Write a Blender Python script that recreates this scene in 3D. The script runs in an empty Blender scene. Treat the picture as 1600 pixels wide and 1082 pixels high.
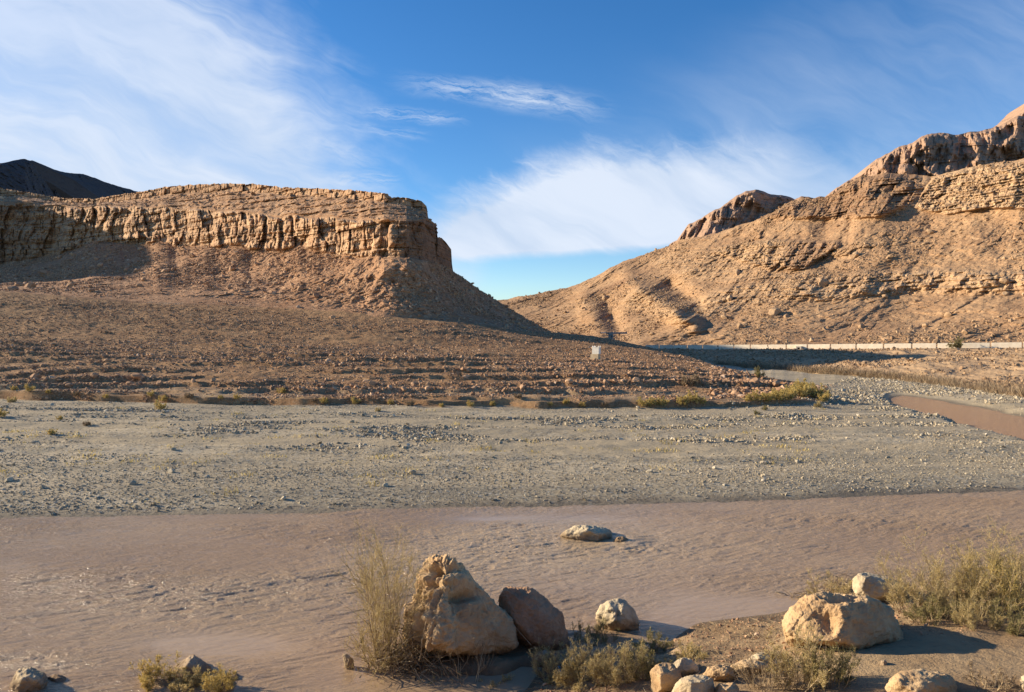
import bpy, math, random
import numpy as np

# ------------------------------------------------------------------ camera, world, sun, exposure
F = 1190.0                 # focal length in photo pixels (1600 wide)
CAMZ = 7.0
PITCH = math.atan(21.0 / F)
SC = bpy.context.scene
COL = SC.collection

cam_d = bpy.data.cameras.new('camera'); cam = bpy.data.objects.new('camera', cam_d); COL.objects.link(cam)
cam.location = (0, 0, CAMZ); cam.rotation_euler = (math.pi / 2 - PITCH, 0, 0)
cam_d.sensor_width = 36.0; cam_d.lens = 36.0 * F / 1600.0; cam_d.clip_start = 0.2; cam_d.clip_end = 9000
SC.camera = cam

SUN_EL = math.radians(18.0)
SUN_TRAVEL = math.radians(-15.0)      # light travels towards +X and this much towards +Y
sun_dir = np.array([-math.cos(SUN_TRAVEL) * math.cos(SUN_EL), -math.sin(SUN_TRAVEL) * math.cos(SUN_EL), math.sin(SUN_EL)])
sl = bpy.data.lights.new('sun', 'SUN'); sl.energy = 5.0; sl.angle = math.radians(0.53); sl.color = (1.0, 0.84, 0.61)
so = bpy.data.objects.new('sun', sl); COL.objects.link(so)
import mathutils
so.rotation_euler = mathutils.Vector(sun_dir).to_track_quat('Z', 'Y').to_euler()
so.location = (-60, -10, 60)

SC.view_settings.view_transform = 'Standard'; SC.view_settings.look = 'None'
SC.view_settings.exposure = 0.88; SC.view_settings.gamma = 1.0
SC.cycles.max_bounces = 4; SC.cycles.diffuse_bounces = 2; SC.cycles.glossy_bounces = 2
SC.cycles.transparent_max_bounces = 4; SC.cycles.use_denoising = True


class N:
    """tiny operator wrapper over math nodes"""
    def __init__(s, t, sock): s.t = t; s.s = sock
    def _m(s, op, *a, clamp=False):
        n = s.t.nodes.new('ShaderNodeMath'); n.operation = op; n.use_clamp = clamp
        for i, v in enumerate((s,) + a):
            if isinstance(v, N): s.t.links.new(v.s, n.inputs[i])
            else: n.inputs[i].default_value = v
        return N(s.t, n.outputs[0])
    def __add__(s, o): return s._m('ADD', o)
    __radd__ = __add__
    def __sub__(s, o): return s._m('SUBTRACT', o)
    def __rsub__(s, o): return (s * -1.0) + o
    def __mul__(s, o): return s._m('MULTIPLY', o)
    __rmul__ = __mul__
    def __truediv__(s, o): return s._m('DIVIDE', o)
    def mx(s, o): return s._m('MAXIMUM', o)
    def mn(s, o): return s._m('MINIMUM', o)
    def absv(s): return s._m('ABSOLUTE')
    def powr(s, o): return s._m('POWER', o)
    def clamp(s): return s._m('ADD', 0.0, clamp=True)
    def sstep(s, a, b):
        n = s.t.nodes.new('ShaderNodeMapRange'); n.interpolation_type = 'SMOOTHSTEP'
        s.t.links.new(s.s, n.inputs[0]); n.inputs[1].default_value = a; n.inputs[2].default_value = b
        n.inputs[3].default_value = 0; n.inputs[4].default_value = 1
        return N(s.t, n.outputs[0])


def lk(t, a, b): t.links.new(a.s if isinstance(a, N) else a, b)


def noise_node(t, vec, scale, detail=4, rough=0.55, dist=0.0, out=0):
    n = t.nodes.new('ShaderNodeTexNoise'); n.inputs['Scale'].default_value = scale; n.inputs['Detail'].default_value = detail
    n.inputs['Roughness'].default_value = rough; n.inputs['Distortion'].default_value = dist
    if vec is not None: lk(t, vec, n.inputs['Vector'])
    return N(t, n.outputs[out])


def comb(t, x, y, z=0.0):
    n = t.nodes.new('ShaderNodeCombineXYZ')
    for i, v in enumerate((x, y, z)):
        if isinstance(v, N): lk(t, v, n.inputs[i])
        else: n.inputs[i].default_value = v
    return n.outputs[0]


def mixc(t, fac, a, b, mode='MIX'):
    n = t.nodes.new('ShaderNodeMix'); n.data_type = 'RGBA'; n.blend_type = mode; n.clamp_factor = True
    for sock, v in ((n.inputs[0], fac), (n.inputs[6], a), (n.inputs[7], b)):
        if isinstance(v, N): lk(t, v, sock)
        elif isinstance(v, bpy.types.NodeSocket): t.links.new(v, sock)
        elif isinstance(v, (int, float)): sock.default_value = v
        else: sock.default_value = (*v, 1.0)
    return n.outputs[2]


def build_world():
    w = bpy.data.worlds.new('World'); SC.world = w; w.use_nodes = True
    t = w.node_tree; t.nodes.clear()
    out = t.nodes.new('ShaderNodeOutputWorld'); bg = t.nodes.new('ShaderNodeBackground')
    bg.inputs[1].default_value = 0.074
    sky = t.nodes.new('ShaderNodeTexSky'); sky.sky_type = 'NISHITA'; sky.sun_disc = False
    sky.sun_elevation = SUN_EL
    sky.sun_rotation = math.atan2(sun_dir[0], sun_dir[1])
    sky.altitude = 1400; sky.air_density = 1.0; sky.dust_density = 0.25; sky.ozone_density = 1.6
    hs = t.nodes.new('ShaderNodeHueSaturation'); hs.inputs['Saturation'].default_value = 1.33; hs.inputs['Value'].default_value = 1.10
    tintn = mixc(t, 1.0, hs.outputs[0], (0.95, 1.04, 1.20), 'MULTIPLY')
    t.links.new(sky.outputs[0], hs.inputs['Color'])
    tc = t.nodes.new('ShaderNodeTexCoord'); sp = t.nodes.new('ShaderNodeSeparateXYZ')
    t.links.new(tc.outputs['Generated'], sp.inputs[0])
    X, Y, Z = (N(t, sp.outputs[i]) for i in range(3))
    Yp = Y.absv().mx(0.05)
    # cloud-sheet coordinates: hundreds of "pixels" right of and above the +Y point of the horizon
    u = X / Yp * 11.9          # 1 unit = 100 px
    v = Z / Yp * 11.9
    warp = noise_node(t, comb(t, u, v, 0.0), 0.55, 3, 0.5) - 0.5
    warp2 = noise_node(t, comb(t, u, v, 3.3), 1.8, 4, 0.6) - 0.5
    # streak direction : falls to the right by ~20 deg
    ca, sa = math.cos(math.radians(-24)), math.sin(math.radians(-24))
    a = u * ca + v * sa; b = v * ca - u * sa
    streak = noise_node(t, comb(t, a * 0.16, b * 0.62 + warp * 0.8, 1.0), 1.0, 6, 0.52, 0.35)
    fine = noise_node(t, comb(t, a * 0.45, b * 1.9 + warp * 2.0, 5.0), 1.0, 7, 0.6, 0.6)
    fine2 = noise_node(t, comb(t, a * 1.3, b * 3.8 + warp2 * 1.5, 9.0), 1.0, 6, 0.65, 0.8)
    # A: big cirrus sheet upper left.  edge x at height v:  left of it cloudy
    edge = (v - 2.3) * -0.80 - 1.62
    dA = edge - u + warp * 1.5 + (fine - 0.5) * 2.2 + (streak - 0.5) * 1.5 + warp2 * 0.6
    A = dA.sstep(-0.6, 1.8) * ((streak - 0.5) * 1.1 + (fine - 0.5) * 0.40 + 0.98).clamp()
    A = A * (0.80 + 0.20 * (1.0 - (v - 3.8).sstep(-1.5, 1.5)))
    # B: thin streaks in the middle
    def wisp(cx, cy, ang, L, W, amp, seed):
        c, s = math.cos(math.radians(ang)), math.sin(math.radians(ang))
        x = (cx - 800) / 100.0; y = (520 - cy) / 100.0
        du = u - x; dv = v - y
        p = du * c + dv * s; q = dv * c - du * s + (warp2 * 0.16 + warp * 0.12)
        g = (1.0 - (p / L).absv()).clamp().sstep(0.0, 0.8) * (1.0 - (q / W).absv()).clamp().sstep(0.0, 1.0)
        nn = noise_node(t, comb(t, p * 1.1, q * 7.0 + warp2, seed), 1.3, 7, 0.7, 0.7)
        return g * ((nn - 0.40) * 4.5).clamp() * amp
    B = wisp(765, 148, -7, 1.75, 0.26, 0.62, 1.0) + wisp(850, 160, -9, 1.3, 0.34, 0.45, 12.0) + wisp(640, 182, -7, 1.05, 0.17, 0.62, 2.0) \
        + wisp(610, 208, -9, 0.8, 0.14, 0.35, 4.0) + wisp(560, 283, -2, 0.85, 0.20, 0.7, 6.0) + wisp(520, 235, -20, 1.2, 0.3, 0.35, 7.0)
    # C: bank of cloud behind the pass
    base = (v - 1.06 - (u + 1.0) * 0.055 + warp2 * 0.10 + (fine - 0.5) * 0.15).sstep(-0.02, 0.22)
    topl = (u + 1.1).mx(0.0).mn(2.3) * 0.40 + 1.70 + (warp * 0.6 + (fine - 0.5) * 0.5)
    top = 1.0 - (v - topl + (fine2 - 0.5) * 0.7).sstep(-0.38, 0.60)
    rf = 1.0 - (u - 2.2).sstep(-1.0, 4.2)
    lf = (u + 1.55 + warp * 0.5).sstep(-0.3, 0.9)
    C = base * top * lf * (rf * 0.8 + 0.2) * ((fine2 - 0.5) * 0.12 + 1.35)
    # D: thin veil over the right half
    fade = (u - 0.4 + warp * 2.5).sstep(-1.5, 4.0) * (v - 0.8).sstep(0.0, 1.0) * (1.0 - (v - u * 0.35 - 3.1 + warp * 1.5).sstep(-1.3, 1.0))
    D = fade * ((streak - 0.30) * 1.15 + (fine - 0.5) * 0.3).clamp() * 0.78
    # low haze of cloud near the horizon
    al = 1.0 - (1.0 - A.clamp()) * (1.0 - B.clamp()) * (1.0 - C.clamp()) * (1.0 - D.clamp())
    al = (al * 0.96).clamp() * Y.sstep(0.02, 0.22)
    ccol = mixc(t, (streak * 0.6 + fine * 0.4).sstep(0.35, 0.62), (4.3, 5.2, 6.6), (5.7, 6.3, 7.3))
    col = mixc(t, al, tintn, ccol)
    t.links.new(col, bg.inputs[0]); t.links.new(bg.outputs[0], out.inputs[0])


build_world()

# ------------------------------------------------------------------ numpy noise
_rs = np.random.RandomState(7)
_perm = _rs.permutation(256).astype(np.int32); _perm = np.concatenate([_perm, _perm, _perm])
_g = _rs.normal(size=(256, 3)).astype(np.float32); _g /= np.linalg.norm(_g, axis=1)[:, None]


def pn(x, y, z):
    x, y, z = np.broadcast_arrays(np.asarray(x, np.float32), np.asarray(y, np.float32), np.asarray(z, np.float32))
    xi = np.floor(x).astype(np.int32); yi = np.floor(y).astype(np.int32); zi = np.floor(z).astype(np.int32)
    xf = x - xi; yf = y - yi; zf = z - zi
    u = xf * xf * xf * (xf * (xf * 6 - 15) + 10); v = yf * yf * yf * (yf * (yf * 6 - 15) + 10); w = zf * zf * zf * (zf * (zf * 6 - 15) + 10)
    xi &= 255; yi &= 255; zi &= 255
    r = 0
    for dx in (0, 1):
        px = _perm[xi + dx]; wx = u if dx else 1 - u
        for dy in (0, 1):
            py = _perm[px + yi + dy]; wy = v if dy else 1 - v
            for dz in (0, 1):
                g = _g[_perm[py + zi + dz] & 255]; wz = w if dz else 1 - w
                r = r + wx * wy * wz * (g[..., 0] * (xf - dx) + g[..., 1] * (yf - dy) + g[..., 2] * (zf - dz))
    return r * 1.6


def fbm(x, y, z, octv=4, lac=2.03, gain=0.5):
    a = 1.0; s = 0; f = 1.0
    for i in range(octv):
        s = s + a * pn(x * f + 13.7 * i, y * f - 7.1 * i, z * f + 3.3 * i); a *= gain; f *= lac
    return s


def ridged(x, y, z, octv=4, gain=0.5):
    a = 1.0; s = 0; f = 1.0
    for i in range(octv):
        s = s + a * (1 - 2.2 * np.abs(pn(x * f + 5.7 * i, y * f - 9.1 * i, z * f + 1.3 * i))); a *= gain; f *= 2.1
    return s


def sst(a, b, x):
    t = np.clip((x - a) / (b - a), 0, 1); return t * t * (3 - 2 * t)


def ray_pt(px, py, D):
    """world point seen at photo pixel (px,py) at world depth D (metres along +Y)"""
    px = np.asarray(px, float); py = np.asarray(py, float)
    cx = (px - 800) / F; cv = -(py - 541) / F
    dy = math.cos(PITCH) + cv * math.sin(PITCH); dz = -math.sin(PITCH) + cv * math.cos(PITCH)
    return np.stack(np.broadcast_arrays(cx * D / dy, D + 0 * cx, CAMZ + dz * D / dy), -1)


def proj(P):
    rel = P - np.array([0, 0, CAMZ])
    f = rel[..., 1] * math.cos(PITCH) - rel[..., 2] * math.sin(PITCH)
    up = rel[..., 1] * math.sin(PITCH) + rel[..., 2] * math.cos(PITCH)
    return 800 + F * rel[..., 0] / f, 541 - F * up / f


def zpix(py, D): return ray_pt(800, py, D)[..., 2]

# ------------------------------------------------------------------ mesh helpers


def link_mesh(name, verts, faces, mat, smooth=True, parent=None, attrs=None, origin=None, fmat=None):
    """faces: (M,k) array, or list of such arrays"""
    verts = np.asarray(verts, np.float64).reshape(-1, 3)
    o3 = np.zeros(3)
    if origin is not None: o3 = np.asarray(origin, float); verts = verts - o3
    me = bpy.data.meshes.new(name)
    fl = faces if isinstance(faces, list) else [faces]
    fl = [np.asarray(f, np.int32) for f in fl if len(f)]
    loops = np.concatenate([f.ravel() for f in fl]); tot = np.concatenate([np.full(len(f), f.shape[1], np.int32) for f in fl])
    start = np.concatenate([[0], np.cumsum(tot)[:-1]]).astype(np.int32)
    me.vertices.add(len(verts)); me.vertices.foreach_set('co', verts.astype(np.float32).ravel())
    me.loops.add(len(loops)); me.loops.foreach_set('vertex_index', loops)
    me.polygons.add(len(tot)); me.polygons.foreach_set('loop_start', start); me.polygons.foreach_set('loop_total', tot)
    me.polygons.foreach_set('use_smooth', np.full(len(tot), bool(smooth)))
    if attrs:
        for k, a in attrs.items():
            at = me.attributes.new(k, 'FLOAT', 'POINT'); at.data.foreach_set('value', np.asarray(a, np.float32).ravel())
    me.update(calc_edges=True); me.validate()
    if isinstance(mat, (list, tuple)):
        for m in mat: me.materials.append(m)
        if fmat is not None: me.polygons.foreach_set('material_index', np.asarray(fmat, np.int32))
    else: me.materials.append(mat)
    o = bpy.data.objects.new(name, me); COL.objects.link(o); o.location = o3
    if parent is not None: o.parent = parent; o.location = o3 - np.array(parent.location)
    return o


def tag(o, label=None, cat=None, group=None, kind=None):
    if label: o['label'] = label
    if cat: o['category'] = cat
    if group: o['group'] = group
    if kind: o['kind'] = kind
    return o


def empty(name, loc):
    o = bpy.data.objects.new(name, None); COL.objects.link(o); o.location = loc; o.empty_display_size = 0.3
    return o


def grid_faces(r, c):
    i = np.arange(r * c).reshape(r, c)
    return np.stack([i[:-1, :-1], i[:-1, 1:], i[1:, 1:], i[1:, :-1]], -1).reshape(-1, 4)


def ico():
    p = (1 + 5 ** .5) / 2
    v = np.array([(-1, p, 0), (1, p, 0), (-1, -p, 0), (1, -p, 0), (0, -1, p), (0, 1, p), (0, -1, -p), (0, 1, -p), (p, 0, -1), (p, 0, 1), (-p, 0, -1), (-p, 0, 1)], float)
    v /= np.linalg.norm(v[0])
    f = np.array([(0, 11, 5), (0, 5, 1), (0, 1, 7), (0, 7, 10), (0, 10, 11), (1, 5, 9), (5, 11, 4), (11, 10, 2), (10, 7, 6), (7, 1, 8), (3, 9, 4), (3, 4, 2), (3, 2, 6), (3, 6, 8), (3, 8, 9), (4, 9, 5), (2, 4, 11), (6, 2, 10), (8, 6, 7), (9, 8, 1)])
    return v, f


def subdiv(v, f, n=1):
    for _ in range(n):
        e = {}
        vl = [tuple(a) for a in v]; nf = []
        e0 = np.sort(np.concatenate([f[:, [0, 1]], f[:, [1, 2]], f[:, [2, 0]]]), 1)
        ue, inv = np.unique(e0, axis=0, return_inverse=True); inv = inv.ravel()
        mid = (v[ue[:, 0]] + v[ue[:, 1]]) / 2
        m = len(f); a = inv[:m] + len(v); b = inv[m:2 * m] + len(v); c = inv[2 * m:] + len(v)
        nf = np.concatenate([np.stack([f[:, 0], a, c], 1), np.stack([a, f[:, 1], b], 1), np.stack([c, b, f[:, 2]], 1), np.stack([a, b, c], 1)])
        v = np.concatenate([v, mid]); f = nf
    return v, f


def vnormals(v, f):
    n = np.zeros_like(v); fn = np.cross(v[f[:, 1]] - v[f[:, 0]], v[f[:, 2]] - v[f[:, 0]])
    for k in range(3): np.add.at(n, f[:, k], fn)
    return n / (np.linalg.norm(n, axis=1)[:, None] + 1e-12)

# ------------------------------------------------------------------ materials


def new_mat(name):
    m = bpy.data.materials.new(name); m.use_nodes = True; t = m.node_tree; t.nodes.clear()
    o = t.nodes.new('ShaderNodeOutputMaterial'); p = t.nodes.new('ShaderNodeBsdfPrincipled'); t.links.new(p.outputs[0], o.inputs[0])
    p.inputs['Roughness'].default_value = 0.95; p.inputs['Specular IOR Level'].default_value = 0.15
    return m, t, p


def pos(t, sx=1, sy=1, sz=1):
    g = t.nodes.new('ShaderNodeNewGeometry'); m = t.nodes.new('ShaderNodeMapping'); m.inputs['Scale'].default_value = (sx, sy, sz)
    t.links.new(g.outputs['Position'], m.inputs[0]); return m.outputs[0]


def attr(t, name):
    a = t.nodes.new('ShaderNodeAttribute'); a.attribute_name = name; return N(t, a.outputs['Fac'])


def bump(t, p, h, strength, dist):
    b = t.nodes.new('ShaderNodeBump'); b.inputs['Strength'].default_value = strength; b.inputs['Distance'].default_value = dist
    lk(t, h, b.inputs['Height']); t.links.new(b.outputs[0], p.inputs['Normal'])


def voro(t, vec, scale, out=0, feat='F1'):
    n = t.nodes.new('ShaderNodeTexVoronoi'); n.feature = feat; n.inputs['Scale'].default_value = scale
    lk(t, vec, n.inputs['Vector']); return n.outputs[out]


def m_ground():
    m, t, p = new_mat('ground')
    P = pos(t); soil = attr(t, 'soil'); wet = attr(t, 'wet'); mud = attr(t, 'mud'); sand = attr(t, 'sand')
    n1 = noise_node(t, P, 0.35, 6, 0.6); n2 = noise_node(t, P, 5.0, 5, 0.65); n3 = noise_node(t, P, 22.0, 3, 0.7)
    nb = noise_node(t, pos(t, 0.10, 0.45, 1), 1.0, 5, 0.6, 0.6)
    vcol = t.nodes.new('ShaderNodeSeparateColor'); lk(t, voro(t, P, 9.0, 1), vcol.inputs[0]); vr = N(t, vcol.outputs[0])
    vcol2 = t.nodes.new('ShaderNodeSeparateColor'); lk(t, voro(t, P, 3.2, 1), vcol2.inputs[0]); vr2 = N(t, vcol2.outputs[0])
    grav = mixc(t, n2.sstep(0.3, 0.7), (0.335, 0.268, 0.175), (0.47, 0.388, 0.26))
    grav = mixc(t, nb.sstep(0.50, 0.62), grav, (0.50, 0.41, 0.275))
    grav = mixc(t, (nb.sstep(0.46, 0.34)) * 0.6, grav, (0.21, 0.185, 0.14))
    grav = mixc(t, vr.sstep(0.86, 0.95) * 0.6, grav, (0.46, 0.43, 0.36))
    grav = mixc(t, vr.sstep(0.22, 0.1) * 0.65, grav, (0.13, 0.115, 0.095))
    grav = mixc(t, sand * 0.85, grav, (0.40, 0.325, 0.215))
    so_ = mixc(t, n1.sstep(0.36, 0.64), (0.275, 0.150, 0.072), (0.40, 0.238, 0.118))
    so_ = mixc(t, n2.sstep(0.45, 0.7) * 0.5, so_, (0.20, 0.115, 0.066))
    so_ = mixc(t, vr.sstep(0.8, 0.95) * 0.55, so_, (0.42, 0.29, 0.18))
    so_ = mixc(t, vr2.sstep(0.25, 0.12) * 0.5, so_, (0.12, 0.085, 0.05))
    mu = mixc(t, n1.sstep(0.35, 0.65), (0.27, 0.18, 0.10), (0.38, 0.27, 0.155))
    mu = mixc(t, n2.sstep(0.5, 0.75) * 0.5, mu, (0.13, 0.09, 0.055))
    c = mixc(t, soil, grav, so_); c = mixc(t, mud, c, mu)
    c = mixc(t, wet * 0.62, c, (0.06, 0.045, 0.032))
    lk(t, c, p.inputs['Base Color'])
    lk(t, 0.95 - wet * 0.35, p.inputs['Roughness'])
    h = n2 * 0.5 + n3 * 0.25 + vr * 0.25
    bump(t, p, h, 0.9, 0.12)
    return m


def m_rockface(name, ca, cb, cc, dark, strata=0.0, bscale=1.0, bdist=0.5):
    """slope soil (attribute rock=0) turning into exposed rock (rock=1)"""
    m, t, p = new_mat(name)
    P = pos(t); rk = attr(t, 'rock'); red = attr(t, 'red')
    n1 = noise_node(t, P, 0.06, 5, 0.6); n2 = noise_node(t, P, 0.5 * bscale, 6, 0.65); n3 = noise_node(t, P, 2.6 * bscale, 4, 0.7)
    ns = noise_node(t, pos(t, 0.04, 0.04, 0.9 * bscale), 1.0, 5, 0.65, 0.3)
    vcol = t.nodes.new('ShaderNodeSeparateColor'); lk(t, voro(t, P, 1.6 * bscale, 1), vcol.inputs[0]); vr = N(t, vcol.outputs[0])
    soilc = mixc(t, n1.sstep(0.36, 0.62), ca, cb)
    soilc = mixc(t, n3.sstep(0.5, 0.72) * 0.55, soilc, dark)
    soilc = mixc(t, vr.sstep(0.84, 0.95) * 0.5, soilc, cc)
    soilc = mixc(t, vr.sstep(0.16, 0.06) * 0.6, soilc, dark)
    rc = mixc(t, n2.sstep(0.36, 0.66), cc, cb)
    rc = mixc(t, ns.sstep(0.5, 0.62) * (0.35 + strata * 0.4), rc, dark)
    rc = mixc(t, red, rc, mixc(t, n2.sstep(0.35, 0.65), (0.24, 0.125, 0.072), (0.15, 0.085, 0.055)))
    c = mixc(t, rk, soilc, rc)
    lk(t, c, p.inputs['Base Color'])
    h = n2 * 0.55 + n3 * 0.3 + ns * (0.35 * strata + 0.1)
    bump(t, p, h, 0.85, bdist)
    return m


def m_stone(name, cols, rough=0.9):
    m, t, p = new_mat(name)
    tn = attr(t, 'tint'); n2 = noise_node(t, pos(t), 6.0, 4, 0.6)
    r = t.nodes.new('ShaderNodeValToRGB'); lk(t, tn, r.inputs[0]); r.color_ramp.interpolation = 'LINEAR'
    while len(r.color_ramp.elements) < len(cols): r.color_ramp.elements.new(0.5)
    for i, c in enumerate(cols): r.color_ramp.elements[i].position = i / (len(cols) - 1); r.color_ramp.elements[i].color = (*c, 1)
    c = mixc(t, n2.sstep(0.35, 0.7) * 0.4, r.outputs[0], tuple(x * 0.62 for x in cols[len(cols) // 2]))
    lk(t, c, p.inputs['Base Color']); p.inputs['Roughness'].default_value = rough
    bump(t, p, n2, 0.5, 0.05)
    return m


def m_boulder(name, light, mid, dark, patch=0.0, vert=0.25):
    m, t, p = new_mat(name)
    P = pos(t)
    n1 = noise_node(t, P, 1.3, 6, 0.62, 0.4); n2 = noise_node(t, P, 7.0, 6, 0.7); n3 = noise_node(t, P, 34, 3, 0.7)
    ns = noise_node(t, pos(t, 4.0, 4.0, 4.0 * vert), 1.0, 5, 0.7, 0.5)
    c = mixc(t, n1.sstep(0.36, 0.64), light, mid)
    c = mixc(t, ns.sstep(0.52, 0.72) * 0.4, c, dark)
    c = mixc(t, n2.sstep(0.58, 0.80) * 0.45, c, dark)
    c = mixc(t, n2.sstep(0.38, 0.25) * 0.4, c, tuple(min(1, x * 1.25) for x in light))
    geo = t.nodes.new('ShaderNodeNewGeometry')
    edge_pt = N(t, geo.outputs['Pointiness'])
    c = mixc(t, edge_pt.sstep(0.52, 0.60) * 0.35, c, tuple(min(1, x * 1.2) for x in light))  # lighter tone on convex edges
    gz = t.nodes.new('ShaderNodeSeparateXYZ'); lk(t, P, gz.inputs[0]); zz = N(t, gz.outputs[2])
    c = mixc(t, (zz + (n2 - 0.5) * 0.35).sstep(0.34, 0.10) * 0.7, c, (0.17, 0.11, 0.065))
    lk(t, c, p.inputs['Base Color'])
    bump(t, p, n2 * 0.6 + n3 * 0.35 + ns * 0.4, 0.9, 0.05)
    return m


def m_plain(name, a, b, scale=3.0, rough=0.9, trans=0.0):
    m, t, p = new_mat(name)
    n = noise_node(t, pos(t), scale, 5, 0.6)
    lk(t, mixc(t, n.sstep(0.33, 0.67), a, b), p.inputs['Base Color']); p.inputs['Roughness'].default_value = rough
    bump(t, p, n, 0.3, 0.02)
    if trans:
        tr = t.nodes.new('ShaderNodeBsdfTranslucent'); lk(t, mixc(t, n.sstep(0.33, 0.67), a, b), tr.inputs[0])
        ms = t.nodes.new('ShaderNodeMixShader'); ms.inputs[0].default_value = trans
        t.links.new(p.outputs[0], ms.inputs[1]); t.links.new(tr.outputs[0], ms.inputs[2])
        t.links.new(ms.outputs[0], t.nodes['Material Output'].inputs[0])
    return m


def m_leaf(name, cols, trans=0.3):
    m, t, p = new_mat(name)
    tn = attr(t, 'tint')
    r = t.nodes.new('ShaderNodeValToRGB'); lk(t, tn, r.inputs[0])
    while len(r.color_ramp.elements) < len(cols): r.color_ramp.elements.new(0.5)
    for i, c in enumerate(cols): r.color_ramp.elements[i].position = i / (len(cols) - 1); r.color_ramp.elements[i].color = (*c, 1)
    lk(t, r.outputs[0], p.inputs['Base Color']); p.inputs['Roughness'].default_value = 0.8
    tr = t.nodes.new('ShaderNodeBsdfTranslucent'); lk(t, r.outputs[0], tr.inputs[0])
    ms = t.nodes.new('ShaderNodeMixShader'); ms.inputs[0].default_value = trans
    t.links.new(p.outputs[0], ms.inputs[1]); t.links.new(tr.outputs[0], ms.inputs[2])
    t.links.new(ms.outputs[0], t.nodes['Material Output'].inputs[0])
    return m


def m_water():
    m, t, p = new_mat('muddy_water')
    n1 = noise_node(t, pos(t, 0.12, 0.3, 1), 1.0, 5, 0.6, 0.4)
    c = mixc(t, n1.sstep(0.35, 0.65), (0.362, 0.248, 0.150), (0.418, 0.294, 0.182))
    foam = attr(t, 'foam')
    c = mixc(t, foam * 0.6, c, (0.56, 0.41, 0.25))
    c = mixc(t, attr(t, 'far'), c, (0.42, 0.245, 0.13))  # warm mountain reflection put into the side channel's colour
    lk(t, c, p.inputs['Base Color']); p.inputs['Roughness'].default_value = 0.14
    p.inputs['Specular IOR Level'].default_value = 0.5; p.inputs['IOR'].default_value = 1.33
    calm = attr(t, 'calm')
    ca, sa = 0.94, 0.34
    mp = t.nodes.new('ShaderNodeMapping'); mp.vector_type = 'POINT'; mp.inputs['Rotation'].default_value = (0, 0, math.radians(-22)); mp.inputs['Scale'].default_value = (1.6, 4.6, 1)
    lk(t, pos(t), mp.inputs[0])
    w1 = noise_node(t, mp.outputs[0], 1.3, 5, 0.62, 1.2)
    w2 = noise_node(t, mp.outputs[0], 3.4, 5, 0.7, 1.0)
    bump(t, p, (w1 * 0.7 + w2 * 0.4) * calm, 1.0, 0.11)
    return m


M_GROUND = m_ground()
M_MESA = m_rockface('mesa_rock', (0.32, 0.172, 0.092), (0.41, 0.232, 0.128), (0.58, 0.385, 0.23), (0.15, 0.085, 0.05), 0.6)
M_MTN = m_rockface('mountain_rock', (0.335, 0.202, 0.112), (0.395, 0.248, 0.138), (0.51, 0.355, 0.21), (0.18, 0.108, 0.065), 0.9)
M_CRAG = m_rockface('crag_rock', (0.27, 0.172, 0.115), (0.33, 0.212, 0.142), (0.42, 0.27, 0.18), (0.15, 0.10, 0.073), 0.1, 0.5, 1.2)
M_BANK = m_rockface('bank_earth', (0.37, 0.24, 0.135), (0.44, 0.30, 0.175), (0.50, 0.35, 0.21), (0.22, 0.135, 0.08), 0.3, 1.6, 0.3)
M_DARK = m_rockface('cloud_shaded_hill', (0.055, 0.05, 0.06), (0.07, 0.062, 0.07), (0.07, 0.065, 0.07), (0.04, 0.036, 0.044), 0.2, 0.2, 2.0)  # near-black tone paints the cloud shadow lying on the far hill
M_WATER = m_water()
M_ST_GRAV = m_stone('river_stone', [(0.15, 0.122, 0.088), (0.31, 0.25, 0.172), (0.42, 0.348, 0.242), (0.52, 0.44, 0.315), (0.66, 0.60, 0.49)])
M_ST_TERR = m_stone('terrace_stone', [(0.16, 0.088, 0.055), (0.30, 0.172, 0.10), (0.42, 0.25, 0.145), (0.52, 0.335, 0.205), (0.64, 0.47, 0.33)])
M_ST_MTN = m_stone('slope_stone', [(0.17, 0.105, 0.065), (0.32, 0.205, 0.12), (0.42, 0.28, 0.165), (0.52, 0.37, 0.23)])

# ------------------------------------------------------------------ lofted terrain
GR = {}


def smooth_cols(a, k):
    if k <= 0: return a
    x = np.arange(-3 * k, 3 * k + 1); w = np.exp(-0.5 * (x / k) ** 2); w /= w.sum()
    pad = np.pad(a, ((0, 0), (3 * k, 3 * k)), mode='edge')
    return np.stack([np.convolve(r, w, 'valid') for r in pad])


def lin(px, pts):
    pts = np.asarray(pts, float); return np.interp(px, pts[:, 0], pts[:, 1])


def grid_normals(P):
    du = np.gradient(P, axis=1); dv = np.gradient(P, axis=0)
    n = np.cross(du, dv); return n / (np.linalg.norm(n, axis=-1)[..., None] + 1e-9)


def loft(px, curves, rows, ease=None):
    """curves: list of (py(px), D(px)); linear in world space between curves. -> P (R,C,3), T (R,) row parameter"""
    K = [ray_pt(px, c[0], c[1]) for c in curves]
    out = []; T = []
    for i in range(len(K) - 1):
        n = rows[i]
        for j in range(n):
            s = j / n; out.append(K[i] * (1 - s) + K[i + 1] * s); T.append(i + s)
    out.append(K[-1]); T.append(len(K) - 1)
    return np.array(out), np.array(T)


def along_ray(P, d):
    """move points towards the camera by d metres (their own rays)"""
    r = P - np.array([0, 0, CAMZ]); L = np.linalg.norm(r, axis=-1)[..., None]
    return P - r / L * d[..., None]


def put_grid(name, P, mat, attrs, kind='structure', smooth=True, label=None, cat=None):
    R, C = P.shape[:2]
    o = link_mesh(name, P.reshape(-1, 3), grid_faces(R, C), mat, smooth, attrs={k: v for k, v in attrs.items()})
    tag(o, label, cat, None, kind); return o


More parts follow.
